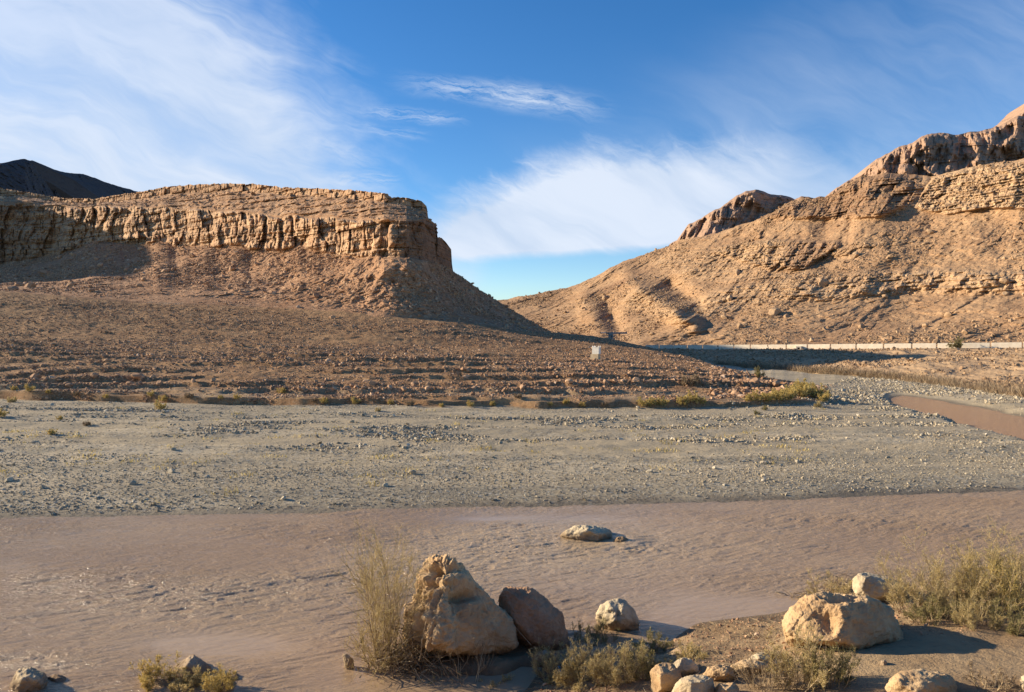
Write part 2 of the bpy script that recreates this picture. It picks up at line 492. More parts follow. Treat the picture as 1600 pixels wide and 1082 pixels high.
# ---- ground sheet (river bed, gravel bar, terrace)
def make_ground():
    px = np.arange(-520, 2160, 2.2)
    cols = [-520, 0, 300, 500, 700, 860, 950, 1000, 1050, 1110, 1130, 1200, 1290, 1360, 1600, 2160]
    # near edge of river
    nearD = lin(px, [(-520, 12), (0, 12.5), (400, 13.0), (520, 13.6), (820, 14.6), (850, 15.9), (930, 16.4), (1040, 16.9), (1090, 18.2), (1225, 18.9), (1300, 20.2), (1450, 21.3), (1600, 21.6), (2160, 24)])
    shore = 7 * F / (lin(px, [(-520, 818), (0, 811), (500, 800), (1000, 788), (1250, 781), (1600, 767), (2160, 748)]) - 520)
    foot = lin(px, [(-520, 80), (0, 73.5), (300, 68), (700, 64.6), (1000, 64.6), (1200, 66.3), (1290, 68), (1360, 74), (1600, 74), (2160, 74)])
    def knot(pts):  # (px, D, z)
        pts = np.array(pts, float); return np.interp(px, pts[:, 0], pts[:, 1]), np.interp(px, pts[:, 0], pts[:, 2])
    foot = foot + .9 * fbm(px * .011, 0 * px, 3, 4)
    Z = lambda py, D: float(7 - (py - 520) * D / F)
    zf = lin(px, [(-520, .72), (1000, .66), (1250, .52), (1360, .4), (2160, .35)])
    k7 = knot([(p, D, Z(y, D)) for p, D, y in [(-520, 81, 605), (0, 74.5, 611), (300, 69, 618), (700, 65.6, 627), (1000, 65.6, 626), (1200, 67.3, 626)]] + [(1290, 69, .62), (1360, 78, .4), (2160, 78, .35)])
    k75 = knot([(p, D, Z(y, D)) for p, D, y in [(-520, 88, 596), (0, 81, 601), (300, 76, 607), (700, 73, 611), (1000, 73, 611), (1200, 73, 614)]] + [(1290, 73, .62), (1360, 84, .4), (2160, 84, .35)])
    k8 = knot([(p, D, Z(y, D)) for p, D, y in [(-520, 98, 558), (0, 92, 566), (300, 89, 572), (700, 85, 577), (1000, 85, 583), (1130, 85, 592), (1200, 82, 601)]] + [(1290, 77, .65), (1360, 92, .4), (2160, 92, .35)])
    k9 = knot([(p, D, Z(y, D)) for p, D, y in [(-520, 125, 510), (0, 118, 521), (300, 116, 530), (700, 114, 542), (930, 112, 555), (1050, 106, 565), (1130, 96, 583), (1200, 89, 597)]] + [(1290, 84, .65), (1360, 105, .4), (2160, 105, .35)])
    k10 = knot([(p, D, Z(y, D)) for p, D, y in [(-520, 150, 440), (0, 145, 455), (200, 145, 470), (400, 142, 479), (600, 132, 493), (700, 131, 503), (860, 140, 521), (950, 142, 528), (1000, 140, 539), (1050, 130, 551), (1110, 117, 567), (1130, 111, 575), (1200, 96, 593)]] + [(1290, 90, .65), (1360, 120, .4), (2160, 120, .35)])
    k11 = knot([(-520, 175, 19), (0, 170, 16), (400, 168, 13), (700, 152, 8.5), (860, 160, 5.5), (950, 156, 4.0), (1000, 148, 1.2), (1050, 136, .6), (1110, 121, .6), (1130, 115, .55), (1200, 101, .5), (1290, 96, .5), (1360, 135, .5), (2160, 135, .5)])
    k7 = (np.where(px < 1260, foot + .35, k7[0]), k7[1])
    o = np.ones_like(px)
    K = [(-40 * o, 6.0 * o), (2.5 * o, 5.4 * o), (8 * o, 1.9 * o), (nearD - 2.2, lin(px, [(-520, .15), (820, .25), (1040, .42), (1600, .55), (2160, .6)])), (nearD, 0.0 * o), (nearD + 1.5, -.35 * o), (nearD * .5 + shore * .5, -.6 * o), (shore - 1.2, -.18 * o), (shore, .0 * o),
         (shore + 2.2, .34 * o), (shore * .75 + foot * .25, .62 * o), (foot * .45 + shore * .55, .66 * o), (foot - 9, zf + .05), (foot, zf), k7, k75, k8, k9, k10, k11, (170 + 60 * o, lin(px, [(-520, 20), (700, 6), (900, 1.5), (1000, .5), (2160, .5)]))]
    rows = [10, 8, 80, 40, 14, 8, 8, 16, 26, 60, 60, 60, 26, 16, 40, 70, 70, 55, 18, 10]
    Dk = np.array([k[0] for k in K]); Zk = np.array([k[1] for k in K])
    Dk = smooth_cols(Dk, 3); Zk = smooth_cols(Zk, 4)
    D = []; Zz = []; T = []
    for i in range(len(K) - 1):
        for j in range(rows[i]):
            s = j / rows[i]; D.append(Dk[i] * (1 - s) + Dk[i + 1] * s)
            Zz.append(Zk[i] * (1 - s) + Zk[i + 1] * s); T.append(i + s)
    D.append(Dk[-1]); Zz.append(Zk[-1]); T.append(len(K) - 1)
    D = np.array(D); z = np.array(Zz); T = np.array(T)[:, None] - 1 + 0 * D
    PX = np.broadcast_to(px, D.shape)
    x = (PX - 800) / F * np.maximum(D, 14.0 - .0 * D); y = D
    # soften knots
    ker = np.array([1, 2, 3, 2, 1.]); ker /= ker.sum()
    zs = np.apply_along_axis(lambda c: np.convolve(np.pad(c, 2, mode='edge'), ker, 'valid'), 0, z)
    z = zs
    py0 = 520 + 7 * F / np.maximum(D, 5.0)
    bar = sst(8.0, 9.0, T) * (1 - sst(12, 12.5, T))           # gravel bar
    terr = sst(12.6, 13.4, T) * (1 - sst(1240, 1310, PX - (14 - T) * 0))
    terr = np.where(PX < 900, sst(12.6, 13.4, T), terr)
    edgex = lin(px, [(0, 0), (1, 0)])
    wash = (1 - terr) * sst(10.5, 12, T)
    # relief
    z = z + bar * (0.24 * fbm(x * .06, y * .25, 0, 3) + 0.06 * fbm(x * .5, y * .8, 4, 3))
    z = z + (1 - sst(12.2, 13, T)) * sst(2.5, 3.5, T) * 0.0
    z = z + terr * (0.30 * fbm(x * .06, y * .12, 1, 3) + 0.10 * fbm(x * .7, y * .7, 2, 4))
    # little stepped walls / ledges across the terrace
    q = (y + 2.6 * fbm(x * .03, y * .02, 8, 2) + 1.0 * fbm(x * .2, 0 * y, 9, 3)) / 4.4
    fr = q - np.floor(q); amp = np.clip(0.55 + 0.9 * pn(x * .05, np.floor(q) * 3.1, 5), 0, 1.2)
    low = terr * (1 - sst(15.1, 15.8, T))
    hi = terr * sst(15, 15.6, T) * (1 - sst(16.6, 17, T))
    z = z + low * amp * 0.62 * (sst(0, .12, fr) - fr) + hi * amp * 0.25 * (sst(0, .1, fr) - fr)
    # wash + near bank relief
    z = z + wash * (0.08 * fbm(x * .1, y * .2, 3, 3))
    nb = 1 - sst(2.6, 3.0, T)
    z = z + nb * (0.10 * fbm(x * .7, y * .9, 6, 4) + 0.035 * fbm(x * 2.2, y * 2.4, 6, 3)) * sst(1.2, 2.0, T)
    # mud bar around the big boulders
    ex = (PX - 712) / 150; ey = (py0 - 1037) / 24
    ee = ex * ex + ey * ey
    isl = (1 - sst(.45, 1.5, ee + .5 * fbm(x * 1.2, y * 1.2, 3, 3)))
    z = np.where((T < 6), np.maximum(z, -0.5 + 0.62 * isl + .04 * fbm(x * 2, y * 2, 1, 3)), z)
    ex = (PX - 300) / 110; ey = (py0 - 1078) / 24; isl2 = 1 - sst(.4, 1.4, ex * ex + ey * ey + .4 * fbm(x * 1.2, y * 1.2, 5, 3))
    z = np.where((T < 6), np.maximum(z, -0.5 + 0.56 * isl2), z)
    # side channel on the right
    nE = lin(px, [(-520, 0), (1340, 0), (1362, 617), (1380, 625), (1430, 641), (1500, 664), (1560, 680), (1600, 690), (1800, 735), (2160, 800)])
    fE = lin(px, [(-520, 1), (1340, 1), (1362, 617), (1380, 619), (1450, 626), (1520, 638), (1600, 655), (1800, 688), (2160, 730)])
    mrg = np.minimum(py0 - fE, nE - py0) + 1.5 * fbm(x * .5, y * .3, 2, 3)
    cut = sst(-14, 4, mrg) * sst(1350, 1420, PX)
    z = z * (1 - cut) + (-.22) * cut
    sp = np.clip(cut * 1.0, 0, 1)
    P = np.stack([x, y, z], -1)
    soil = terr.copy()
    soil = np.clip(soil + (sst(11.9, 12.05, T) * (1 - sst(1230, 1300, PX))), 0, 1) * (1 - sst(17.0, 17.25, T) * (PX > 960))
    soil = np.clip(soil - .55 * low * (1 - sst(13.2, 14.2, T)) * np.clip(.6 + fbm(x * .05, y * .3, 2, 3), 0, 1), 0, 1)
    wet = (1 - sst(0.0, .20, z + .05 * fbm(x * .8, y * .8, 2, 2))) * ((T > 5) | (T < 4)) * .9
    wet = np.where((T > 11), wet * (1 - sst(0, .12, z)), wet)
    mud = (T < 6).astype(float)
    band = fbm(x * .035, y * .22, 11, 4)
    sand = sst(-.02, .40, band) * bar * .9
    sand = np.clip(sand + .9 * sst(-.25, .35, fbm(x * .03, y * .25, 5, 4)) * sst(700, 1100, PX) * sst(8.2, 8.6, T) * (1 - sst(9.5, 10.1, T)), 0, 1)
    sand = np.clip(sand + sst(.1, .5, cut) * (1 - sst(.5, .9, cut)) * .8, 0, 1)
    # bare sandy strip at the terrace foot
    sand = np.clip(sand + .7 * sst(13.0, 13.1, T) * (1 - sst(13.45, 13.7, T)) * (terr > .5), 0, 1)
    GR['ground'] = dict(P=P, px=px, T=T, bar=bar, terr=terr, low=low, wash=wash, cut=cut, n=None)
    o = put_grid('ground', P, M_GROUND, dict(soil=soil, wet=wet, mud=mud, sand=sand))
    return o


def locate(g, px, py):
    """first point from the camera in grid g that shows at photo pixel (px,py)"""
    G = GR[g]; c = int(np.clip(np.searchsorted(G['px'], px), 1, len(G['px']) - 1))
    colm = G['P'][:, c]
    _, pr = proj(colm)
    ok = (colm[:, 1] > 9)
    idx = np.where(ok & (pr <= py))[0]
    i = idx[0] if len(idx) else len(colm) - 1
    if i > 0:
        a, b = pr[i - 1], pr[i]; s = np.clip((a - py) / (a - b + 1e-9), 0, 1)
        p = colm[i - 1] * (1 - s) + colm[i] * s
    else: p = colm[i]
    p = p.copy(); p[0] = (px - 800) / F * p[1]
    return p


make_ground()


# ---- river water
def make_water():
    px = np.arange(-520, 2160, 1.9)
    rows = np.concatenate([np.linspace(9, 12.5, 12)[:-1], 7 * F / np.linspace(520 + 7 * F / 12.5, 520 + 7 * F / 38.5, 560) * 0 + 1 / np.linspace(1 / 12.5, 1 / 38.5, 560), np.linspace(39, 95, 90)])
    D, PX = np.meshgrid(rows, px, indexing='ij')
    x = (PX - 800) / F * np.maximum(D, 14.0); y = D
    c, s = math.cos(math.radians(20)), math.sin(math.radians(20))
    a = x * c + y * s; b = -x * s + y * c
    # patches of rougher water
    rough = np.clip(.50 + 1.0 * fbm(x * .10, y * .22, 2, 3), .28, 1.3)
    py0 = 520 + 7 * F / D
    def blob(cx, cy, rx, ry): return np.exp(-(((PX - cx) / rx) ** 2 + ((py0 - cy) / ry) ** 2))
    turb = blob(900, 868, 150, 34) + blob(800, 838, 110, 16) + .8 * blob(690, 880, 140, 50) + .25 * blob(170, 990, 200, 50) + .5 * blob(400, 940, 220, 60) + .5 * blob(1120, 850, 160, 30) + .7 * blob(60, 1040, 90, 16)
    quiet = blob(1120, 960, 160, 34) + blob(800, 1065, 260, 22) + blob(330, 1010, 120, 20) + .7 * blob(720, 812, 300, 8)
    rough = np.clip(.25 + .6 * rough + .40 * turb - .7 * quiet, .12, 1.3)
    rough = np.where(D > 45, .30, rough)
    w = pn(a * .8, b * 2.1, 0) + .3
    n1 = ridged(a * .55 + .5 * w, b * 2.1 + .6 * w, 1, 4, .6)
    n2 = ridged(a * 1.5 + w, b * 5.2 + .6 * w, 4, 4, .65)
    z = rough * (0.024 * n1 + 0.015 * n2 + 0.05 * pn(a * .22, b * .5, 7)) - .03
    z += .09 * blob(985, 846, 26, 8) * (PX > 0)
    z += .05 * blob(1000, 860, 40, 6) * fbm(x * 4, y * 6, 2, 2)
    foam = np.clip(turb * np.clip(n1 * .6 + n2, 0, 1.2) - .15, 0, 1)
    foam = np.where(D > 45, 0, foam)
    P = np.stack([x, y, z], -1)
    GR['water'] = dict(P=P, px=px)
    put_grid('river', P, M_WATER, dict(foam=foam, far=(D > 42) * .9, calm=np.clip(rough, .1, 1)))


make_water()


# ---- mesa
def cl(px, pts): return lin(px, pts)


def hsh(i, j, k=0.0):
    return np.modf(np.abs(np.sin(i * 127.1 + j * 311.7 + k * 74.7) * 43758.5453))[0]


def blocks(s, z, w, h, seed, jit=.35):
    """piecewise constant random offsets: fractured, bedded rock"""
    zz = z / h + .35 * pn(s * .06 / w * 2, z * .02, seed); j = np.floor(zz + .3 * hsh(np.floor(zz), 1.0, seed))
    ss = s / w + jit * pn(s * .8 / w, z * .5 / h, seed + 2) + hsh(j, 3.0, seed) * 1.0; i = np.floor(ss)
    fs = ss - i; fz = zz - np.floor(zz)
    crack = np.maximum(np.exp(-(np.minimum(fs, 1 - fs) / .055) ** 2), .7 * np.exp(-(np.minimum(fz, 1 - fz) / .06) ** 2))
    return hsh(i, j, seed) - .5 - .45 * crack


def make_mesa():
    px = np.arange(-560, 905, 1.25)
    toe_y = cl(px, [(-560, 440), (0, 455), (200, 470), (400, 479), (600, 493), (700, 503), (780, 512), (860, 523), (905, 530)])
    toe_D = cl(px, [(-560, 146), (0, 146), (400, 142), (600, 132), (700, 132), (780, 139), (860, 152), (905, 160)])
    base_y = cl(px, [(-560, 420), (-250, 420), (0, 412), (60, 398), (110, 388), (150, 373), (200, 375), (250, 379), (300, 377), (350, 380), (410, 388), (480, 389), (520, 392), (575, 396), (640, 402), (690, 414), (704, 419), (707, 424), (720, 432), (750, 454), (800, 485), (835, 506), (860, 520), (905, 530)])
    ctop_y = cl(px, [(-560, 330), (-250, 335), (0, 322), (60, 326), (110, 328), (150, 330), (250, 331), (400, 340), (480, 347), (560, 352), (605, 350), (640, 345), (667, 342), (680, 350), (682, 351), (683.5, 371), (690, 372), (697, 379), (705, 390), (706.2, 412), (708, 425), (720, 432), (750, 454), (800, 485), (835, 506), (860, 520), (905, 530)])
    rimb_y = cl(px, [(-560, 215), (-250, 250), (-50, 292), (0, 300), (50, 306), (100, 314), (150, 315), (200, 311), (260, 301), (350, 296), (500, 304), (600, 313), (640, 322), (665, 333), (668, 341), (680, 350), (682, 351), (683.5, 371), (690, 372), (697, 379), (705, 390), (706.2, 412), (708, 425), (720, 432), (750, 454), (800, 485), (835, 506), (860, 520), (905, 530)])
    rim_y = cl(px, [(-560, 160), (-400, 180), (-250, 218), (-130, 257), (-50, 285), (0, 294), (50, 302), (100, 310), (150, 311), (175, 306), (220, 300), (260, 292), (300, 289), (350, 287), (400, 288), (440, 293), (500, 295), (560, 298), (606, 303), (608, 307), (640, 310), (660, 316), (667, 323), (669, 341), (680, 350), (682, 351), (683.5, 371), (690, 372), (697, 379), (705, 390), (706.2, 412), (708, 425), (720, 432), (750, 454), (800, 485), (835, 506), (860, 520), (905, 530)])
    b_D = cl(px, [(-560, 205), (-250, 225), (0, 246), (80, 242), (150, 230), (300, 204), (500, 167), (600, 148), (635, 147), (660, 151), (684, 163), (706, 177), (750, 190), (800, 196), (860, 198), (905, 200)])
    fall = 1 - sst(640, 706, px)
    lefty = 1 - sst(600, 650, px)
    base_y = base_y + lefty * (5 + 7 * fbm(px * .016, 0 * px, 2, 4) - 9 * np.exp(-((px - 255) / 16) ** 2) - 8 * np.exp(-((px - 470) / 22) ** 2) - 6 * np.exp(-((px - 372) / 14) ** 2))
    rimb_y = rimb_y + lefty * (3 + 3 * fbm(px * .03, 0 * px, 6, 4))
    ctop_y = ctop_y - 7 * lefty + lefty * 6 * fbm(px * .02, 0 * px, 9, 4)
    curves = [(toe_y + 10, toe_D - 2), (toe_y, toe_D),
              (toe_y * .5 + base_y * .5 + 6 * fall, toe_D * .52 + b_D * .48), (base_y, b_D),
              (ctop_y, b_D + 1.2 + .8 * fall), (rimb_y, b_D + 2 + 13 * fall), (rim_y, b_D + 2.2 + 13.3 * fall)]
    P, T = loft(px, curves, [4, 60, 70, 70, 55, 26])
    R = len(T); TT = T[:, None] + 0 * P[..., 0]; PX = np.broadcast_to(px, TT.shape)
    x, y, z = P[..., 0], P[..., 1], P[..., 2]
    s = x * .9 - y * .25
    cliff = sst(2.96, 3.06, TT) * (1 - sst(3.93, 4.0, TT))
    colm = (PX < 706)
    up = sst(4.95, 5.02, TT)
    talus = 1 - sst(2.9, 3.02, TT)
    bench = sst(4.0, 4.1, TT) * (1 - sst(4.9, 5, TT))
    # buttresses and slots
    mod = np.clip(.75 + 1.3 * pn(s * .035, z * .03, 4), .15, 1.4)
    but = ridged(s * .06, z * .03, 2, 2, .5) * 3.4 + mod * (0.8 * ridged(s * .27 + 1.1 * pn(z * .22, s * .12, 1), z * .12, 5, 3, .55) + .9 * fbm(s * .16, z * .22, 3, 3))
    slots = -2.2 * mod * sst(.45, .85, ridged(s * .15 + .4 * pn(z * .15, 1, 1), z * .04, 9, 1))
    d = cliff * (.55 * but + .8 * slots + 2.7 * blocks(s + 3 * fbm(s * .07, z * .1, 2, 2), z, 5.2, 6.0, 1.0) + 1.2 * blocks(s, z, 1.9, 2.4, 2.0) + .55 * fbm(x * .9, y * .9, z * .9, 4) + .45 * np.floor(2.5 * pn(z * .5, s * .04, 3)) )
    end = sst(600, 640, PX)
    d = d * (1 - .55 * end * cliff)
    d += end * cliff * (.9 * blocks(s + .6 * y, z, 2.6, 1.3, 4.0) + .5 * np.round(1.6 * pn(z * .8, s * .02, 3)) + .3 * fbm(x, y, z * 1.6, 3))
    d += up * (1.8 * blocks(s, z, 2.6, 1.6, 5.0) + .3 * fbm(s * 1.2, 0 * z, z, 3))
    # stepped ledges on the bench
    q = (z + .5 * fbm(x * .05, y * .05, 2, 3)) / 1.9; fr = q - np.floor(q)
    d += bench * (1.7 * (sst(0, .25, fr) - fr) * np.clip(.6 + pn(s * .08, np.floor(q) * 2.3, 1) * 1.3, 0, 1.3) + .6 * fbm(x * .35, y * .35, z * .5, 4) + .35 * blocks(s, z, 1.5, .8, 7.0, .5) + .9 * sst(.1, .4, pn(s * .012, z * .8, 3)) * (1 + blocks(s, z, 1.8, 1.2, 2.0)))
    # talus: gullies, a buried ledge and rubble relief
    d += talus * sst(1.0, 1.35, TT) * (2.6 * fbm(x * .035, y * .05, 1, 3) * (1 - .3 * end) + 1.1 * fbm(x * .18, y * .18, z * .3, 4) + .5 * fbm(x * .8, y * .8, z, 3))
    lob = np.exp(-(((PX - 600) / 60) ** 2)) * sst(1.1, 1.8, TT) * talus
    d += 3.2 * lob * fbm(x * .12, y * .1, 6, 3)
    # hollow on the far left
    d *= np.clip(1 - 0 * PX, 0, 1)
    fade = 1 - .9 * sst(707, 740, PX) * (TT > 2.9)
    edge = sst(0, .06, TT)
    P2 = along_ray(P, d * fade * edge)
    # silhouette wobble of the rim
    P2[..., 2] += up * (0.30 * np.round(2 * pn(s * .45, 3, 4)) * .5 + .18 * pn(s * 1.7, 2, 2)) * (PX < 668) * sst(5, 6, TT)
    P2[..., 2] += (PX > 706) * (.35 * fbm(x * .6, y * .4, 1, 3)) * sst(2, 3, TT)
    # plateau and back side
    top = P2[-1]; thin = 1 - .8 * sst(480, 650, px)
    k = lambda dy, dz: top + np.stack([top[:, 0] / top[:, 1] * dy * thin, dy * thin, 0 * px + dz], -1)
    back = [k(12, -.2), k(30, -.8), k(45, -6), k(70, -25)]
    hl = sst(706, 760, px)
    back = np.array(back); back[..., 2] = np.maximum(back[..., 2], 1.0 + 0 * back[..., 2])
    P3 = np.concatenate([P2, back], 0); Tn = np.concatenate([TT, np.full((4, TT.shape[1]), 4.5)], 0)
    rock = np.clip(sst(2.97, 3.03, Tn) * (1 - sst(3.95, 4.03, Tn)) + sst(4.9, 5.0, Tn) * .8 + bench_pad(bench, 4) * .45, 0, 1)
    rock *= (np.broadcast_to(px, Tn.shape) < 708)
    PXn = np.broadcast_to(px, Tn.shape)
    red = np.clip(sst(585, 650, PXn) * .85 + .5 * (1 - sst(-20, 170, PXn)), 0, 1) * sst(2.9, 3.0, Tn) * (1 - sst(4, 4.3, Tn) * .6)
    o = put_grid('hill', P3, M_MESA, dict(rock=rock, red=red), smooth=False)
    GR['mesa'] = dict(P=P3, px=px, T=Tn)
    return o


def bench_pad(b, n): return np.concatenate([b, np.zeros((n, b.shape[1]))], 0)


make_mesa()


# ---- road line (shared)
def road_line(px):
    D = lin(px, [(840, 232), (1000, 203), (1100, 192), (1200, 182), (1300, 173), (1400, 165), (1500, 158), (1600, 152), (2160, 128)])
    ty = lin(px, [(840, 536), (1000, 540.6), (1100, 540.6), (1200, 540.2), (1300, 539.4), (1400, 538.6), (1500, 537.8), (1600, 536.8), (2160, 533)])
    z = CAMZ + ray_pt(800, ty, D)[..., 2] - CAMZ - 0.85
    return D, z


# ---- right mountain
def in_band(PX, PY, top, bot, soft=4):
    a = lin(PX.ravel(), top).reshape(PX.shape); b = lin(PX.ravel(), bot).reshape(PX.shape)
    x0, x1 = top[0][0], top[-1][0]
    return sst(-soft, soft, PY - a) * sst(-soft, soft, b - PY) * sst(-10, 10, PX - x0) * sst(-10, 10, x1 - PX)


def make_mountain():
    px = np.arange(560, 2160, 1.45)
    rD, rz = road_line(px)
    zt = np.where(px < 1000, lin(px, [(560, 3), (860, 2.2), (1000, rz[np.searchsorted(px, 1000)])]), rz)
    D0 = np.where(px < 900, lin(px, [(560, 300), (860, 262), (900, 238)]), rD + 9)
    D0 = np.where((px >= 860) & (px < 1000), lin(px, [(860, 262), (1000, 212)]), D0)
    # toe pixel row from z
    p0 = np.stack([(px - 800) / F * D0, D0, zt - .6], -1); _, toe_y = proj(p0)
    sky_y = lin(px, [(560, 500), (700, 482), (770, 470), (795, 467), (830, 461), (860, 455), (880, 450), (900, 445), (930, 432), (950, 420), (975, 408), (1000, 400), (1030, 391), (1060, 377), (1080, 372), (1110, 367), (1150, 355), (1180, 345), (1205, 332), (1240, 313), (1262, 309), (1290, 308), (1305, 300), (1325, 290), (1345, 276), (1380, 270), (1430, 274), (1455, 276), (1480, 269), (1550, 255), (1600, 247), (1800, 215), (2160, 160)])
    skD = lin(px, [(560, 430), (795, 430), (900, 415), (1000, 395), (1100, 360), (1200, 330), (1300, 318), (1400, 300), (1500, 280), (1600, 262), (2160, 215)])
    rows = 330
    tt = np.linspace(0, 1, rows)
    PY = toe_y[None] * (1 - tt[:, None]) + sky_y[None] * tt[:, None]; PXg = np.broadcast_to(px, PY.shape)
    D = D0[None] + (skD - D0)[None] * (tt[:, None] ** 0.9)
    P = ray_pt(PXg, PY, D)
    x, y, z = P[..., 0], P[..., 1], P[..., 2]
    s = x * .75 - y * .6
    B1 = in_band(PXg, PY, [(1432, 320), (1442, 300), (1457, 278), (1480, 269), (1550, 256), (1600, 249), (2160, 160)], [(1432, 325), (1455, 331), (1480, 335), (1540, 326), (1600, 326), (2160, 300)], 2)
    B2 = in_band(PXg, PY, [(1120, 386), (1200, 376), (1312, 378)], [(1120, 396), (1200, 420), (1255, 420), (1312, 384)], 3)
    B3 = in_band(PXg, PY, [(1020, 402), (1100, 390), (1180, 400), (1290, 420)], [(1020, 412), (1100, 440), (1180, 440), (1290, 436)], 5)
    B4 = in_band(PXg, PY, [(975, 462), (1000, 448), (1030, 462), (1060, 478), (1090, 470), (1120, 456), (1200, 438), (1300, 430), (1450, 424), (1620, 424), (2160, 416)], [(975, 476), (1030, 495), (1062, 508), (1090, 498), (1150, 482), (1250, 466), (1400, 458), (1620, 452), (2160, 450)], 9)
    B5 = in_band(PXg, PY, [(908, 463), (950, 446), (988, 432)], [(908, 468), (950, 458), (988, 440)], 2)
    B6 = in_band(PXg, PY, [(1150, 452), (1300, 448), (1600, 395), (2160, 380)], [(1150, 458), (1300, 454), (1600, 402), (2160, 386)], 2)
    up = in_band(PXg, PY, [(1050, 370), (1100, 366), (1200, 330), (1300, 300), (1350, 265), (1440, 268)], [(1050, 374), (1100, 372), (1200, 340), (1300, 342), (1380, 338), (1440, 312)], 5)
    rockm = np.clip(B1 + .8 * B2 + .45 * B3 + .75 * B4 + .5 * B5 + .3 * B6 * (fbm(s * .1, z * .1, 1, 2) > 0) + .7 * up, 0, 1)
    q = (z * 1.0 + s * .10 + 1.5 * fbm(x * .02, y * .02, 2, 3)) / 2.2; fr = q - np.floor(q)
    led = (sst(0, .2, fr) - fr) * np.clip(.4 + 1.4 * pn(s * .05, np.floor(q) * 2.7, 1), 0, 1.3)
    q2 = (z + .8 * fbm(x * .03, y * .03, 3, 2)) / 1.25; f2 = q2 - np.floor(q2); led2 = (sst(0, .3, f2) - f2) * np.clip(.6 + 1.3 * pn(s * .12, np.floor(q2) * 1.7, 6), 0, 1.3)
    d = 8 * fbm(x * .012, y * .014, 1, 3) + 2.6 * fbm(x * .05, y * .05, z * .05, 4) + 2.2 * ridged(s * .028 + .8 * pn(z * .03, s * .02, 2), z * .010, 3, 3, .5) + 1.6 * sst(.15, .5, fbm(x * .03, y * .03, z * .05, 3)) * blocks(s, z, 3.0, 2.0, 12.0, .6) + .8 * fbm(x * .3, y * .3, z * .3, 4)
    d += 1.0 * led * np.clip(.3 + 1.6 * fbm(x * .02, y * .02, z * .03, 3), 0, 1)
    d += .3 * fbm(x * .7, y * .7, z * .7, 3)
    d += rockm * (2.4 * led2 + 1.3 * ridged(s * .22, z * .12, 3, 3) + .7 * fbm(s * .9, z * .9, 1, 3))
    d += B1 * (2.0 + 1.8 * blocks(s, z, 2.6, 1.5, 3.0, .5) + .9 * blocks(s, z, 1.1, .7, 6.0, .5)) + (B2 + .7 * B4 + .5 * B3) * 1.6 * blocks(s, z, 2.0, 1.2, 8.0, .5)
    d += B2 * (2.0 + 2.2 * ridged(s * .16, z * .03, 8, 2) * sst(1200, 1240, PXg)) + B4 * (1.6 + 2.0 * ridged(s * .1, z * .08, 5, 2)) + B5 * 1.5
    d += up * (3 * blocks(s, z, 5, 5, 9.0, .6) + 4 * ridged(s * .045, z * .04, 7, 3, .55))
    # protruding rib with a shaded gully behind it
    def seg_d(a, b):
        ax, ay = a; bx, by = b; L2 = (bx - ax) ** 2 + (by - ay) ** 2
        t_ = np.clip(((PXg - ax) * (bx - ax) + (PY - ay) * (by - ay)) / L2, 0, 1)
        return np.hypot(PXg - ax - t_ * (bx - ax), PY - ay - t_ * (by - ay))
    d += 13 * np.exp(-(seg_d((985, 440), (1055, 490)) / 17) ** 2) + 9 * np.exp(-(seg_d((1055, 490), (1085, 505)) / 12) ** 2)
    d -= 11 * np.exp(-(seg_d((1050, 448), (1092, 478)) / 14) ** 2)
    d -= 12 * np.exp(-(seg_d((950, 478), (965, 515)) / 13) ** 2)
    d += 9 * np.exp(-(seg_d((915, 470), (935, 520)) / 18) ** 2)
    # draws running down the right-hand slope
    for a, b, w, am in [((1540, 460), (1420, 527), 4, 2.2), ((1600, 500), (1500, 530), 4, 1.2), ((1500, 350), (1380, 462), 6, 1.2), ((1390, 460), (1330, 530), 4, 1.0), ((1330, 345), (1320, 380), 6, 3), ((1180, 470), (1120, 520), 5, 1.2)]:
        sd = seg_d(a, b) + 7 * fbm(x * .08, y * .08, 2, 4)
        am *= .55; d -= am * np.exp(-(sd / w) ** 2); d += am * .5 * np.exp(-((sd - w * 1.6) / w) ** 2)
    fadeE = sst(0, .05, tt)[:, None] * (1 - .8 * sst(.97, 1, tt)[:, None])
    P2 = along_ray(P, d * fadeE)
    P2[..., 2] += (.7 * fbm(x * .12, y * .1, 2, 4)) * sst(.9, 1, tt)[:, None]
    top = P2[-1]; back = np.array([top + np.array([0, 25, -3.]), top + np.array([0, 70, -22.]), top + np.array([0, 140, -60.])]); back[..., 2] = np.maximum(back[..., 2], 0)
    P3 = np.concatenate([P2, back], 0); pad = lambda a: np.concatenate([a, np.repeat(a[-1:], 3, 0)], 0)
    rock = pad(rockm); red = pad(np.clip(.75 * up + .9 * B5 + .6 * B2 * sst(1210, 1240, PXg), 0, 1))
    put_grid('mountain', P3, M_MTN, dict(rock=rock, red=red), smooth=False)
    GR['mtn'] = dict(P=P3, px=px, T=pad(np.broadcast_to(tt[:, None], PY.shape)))


make_mountain()


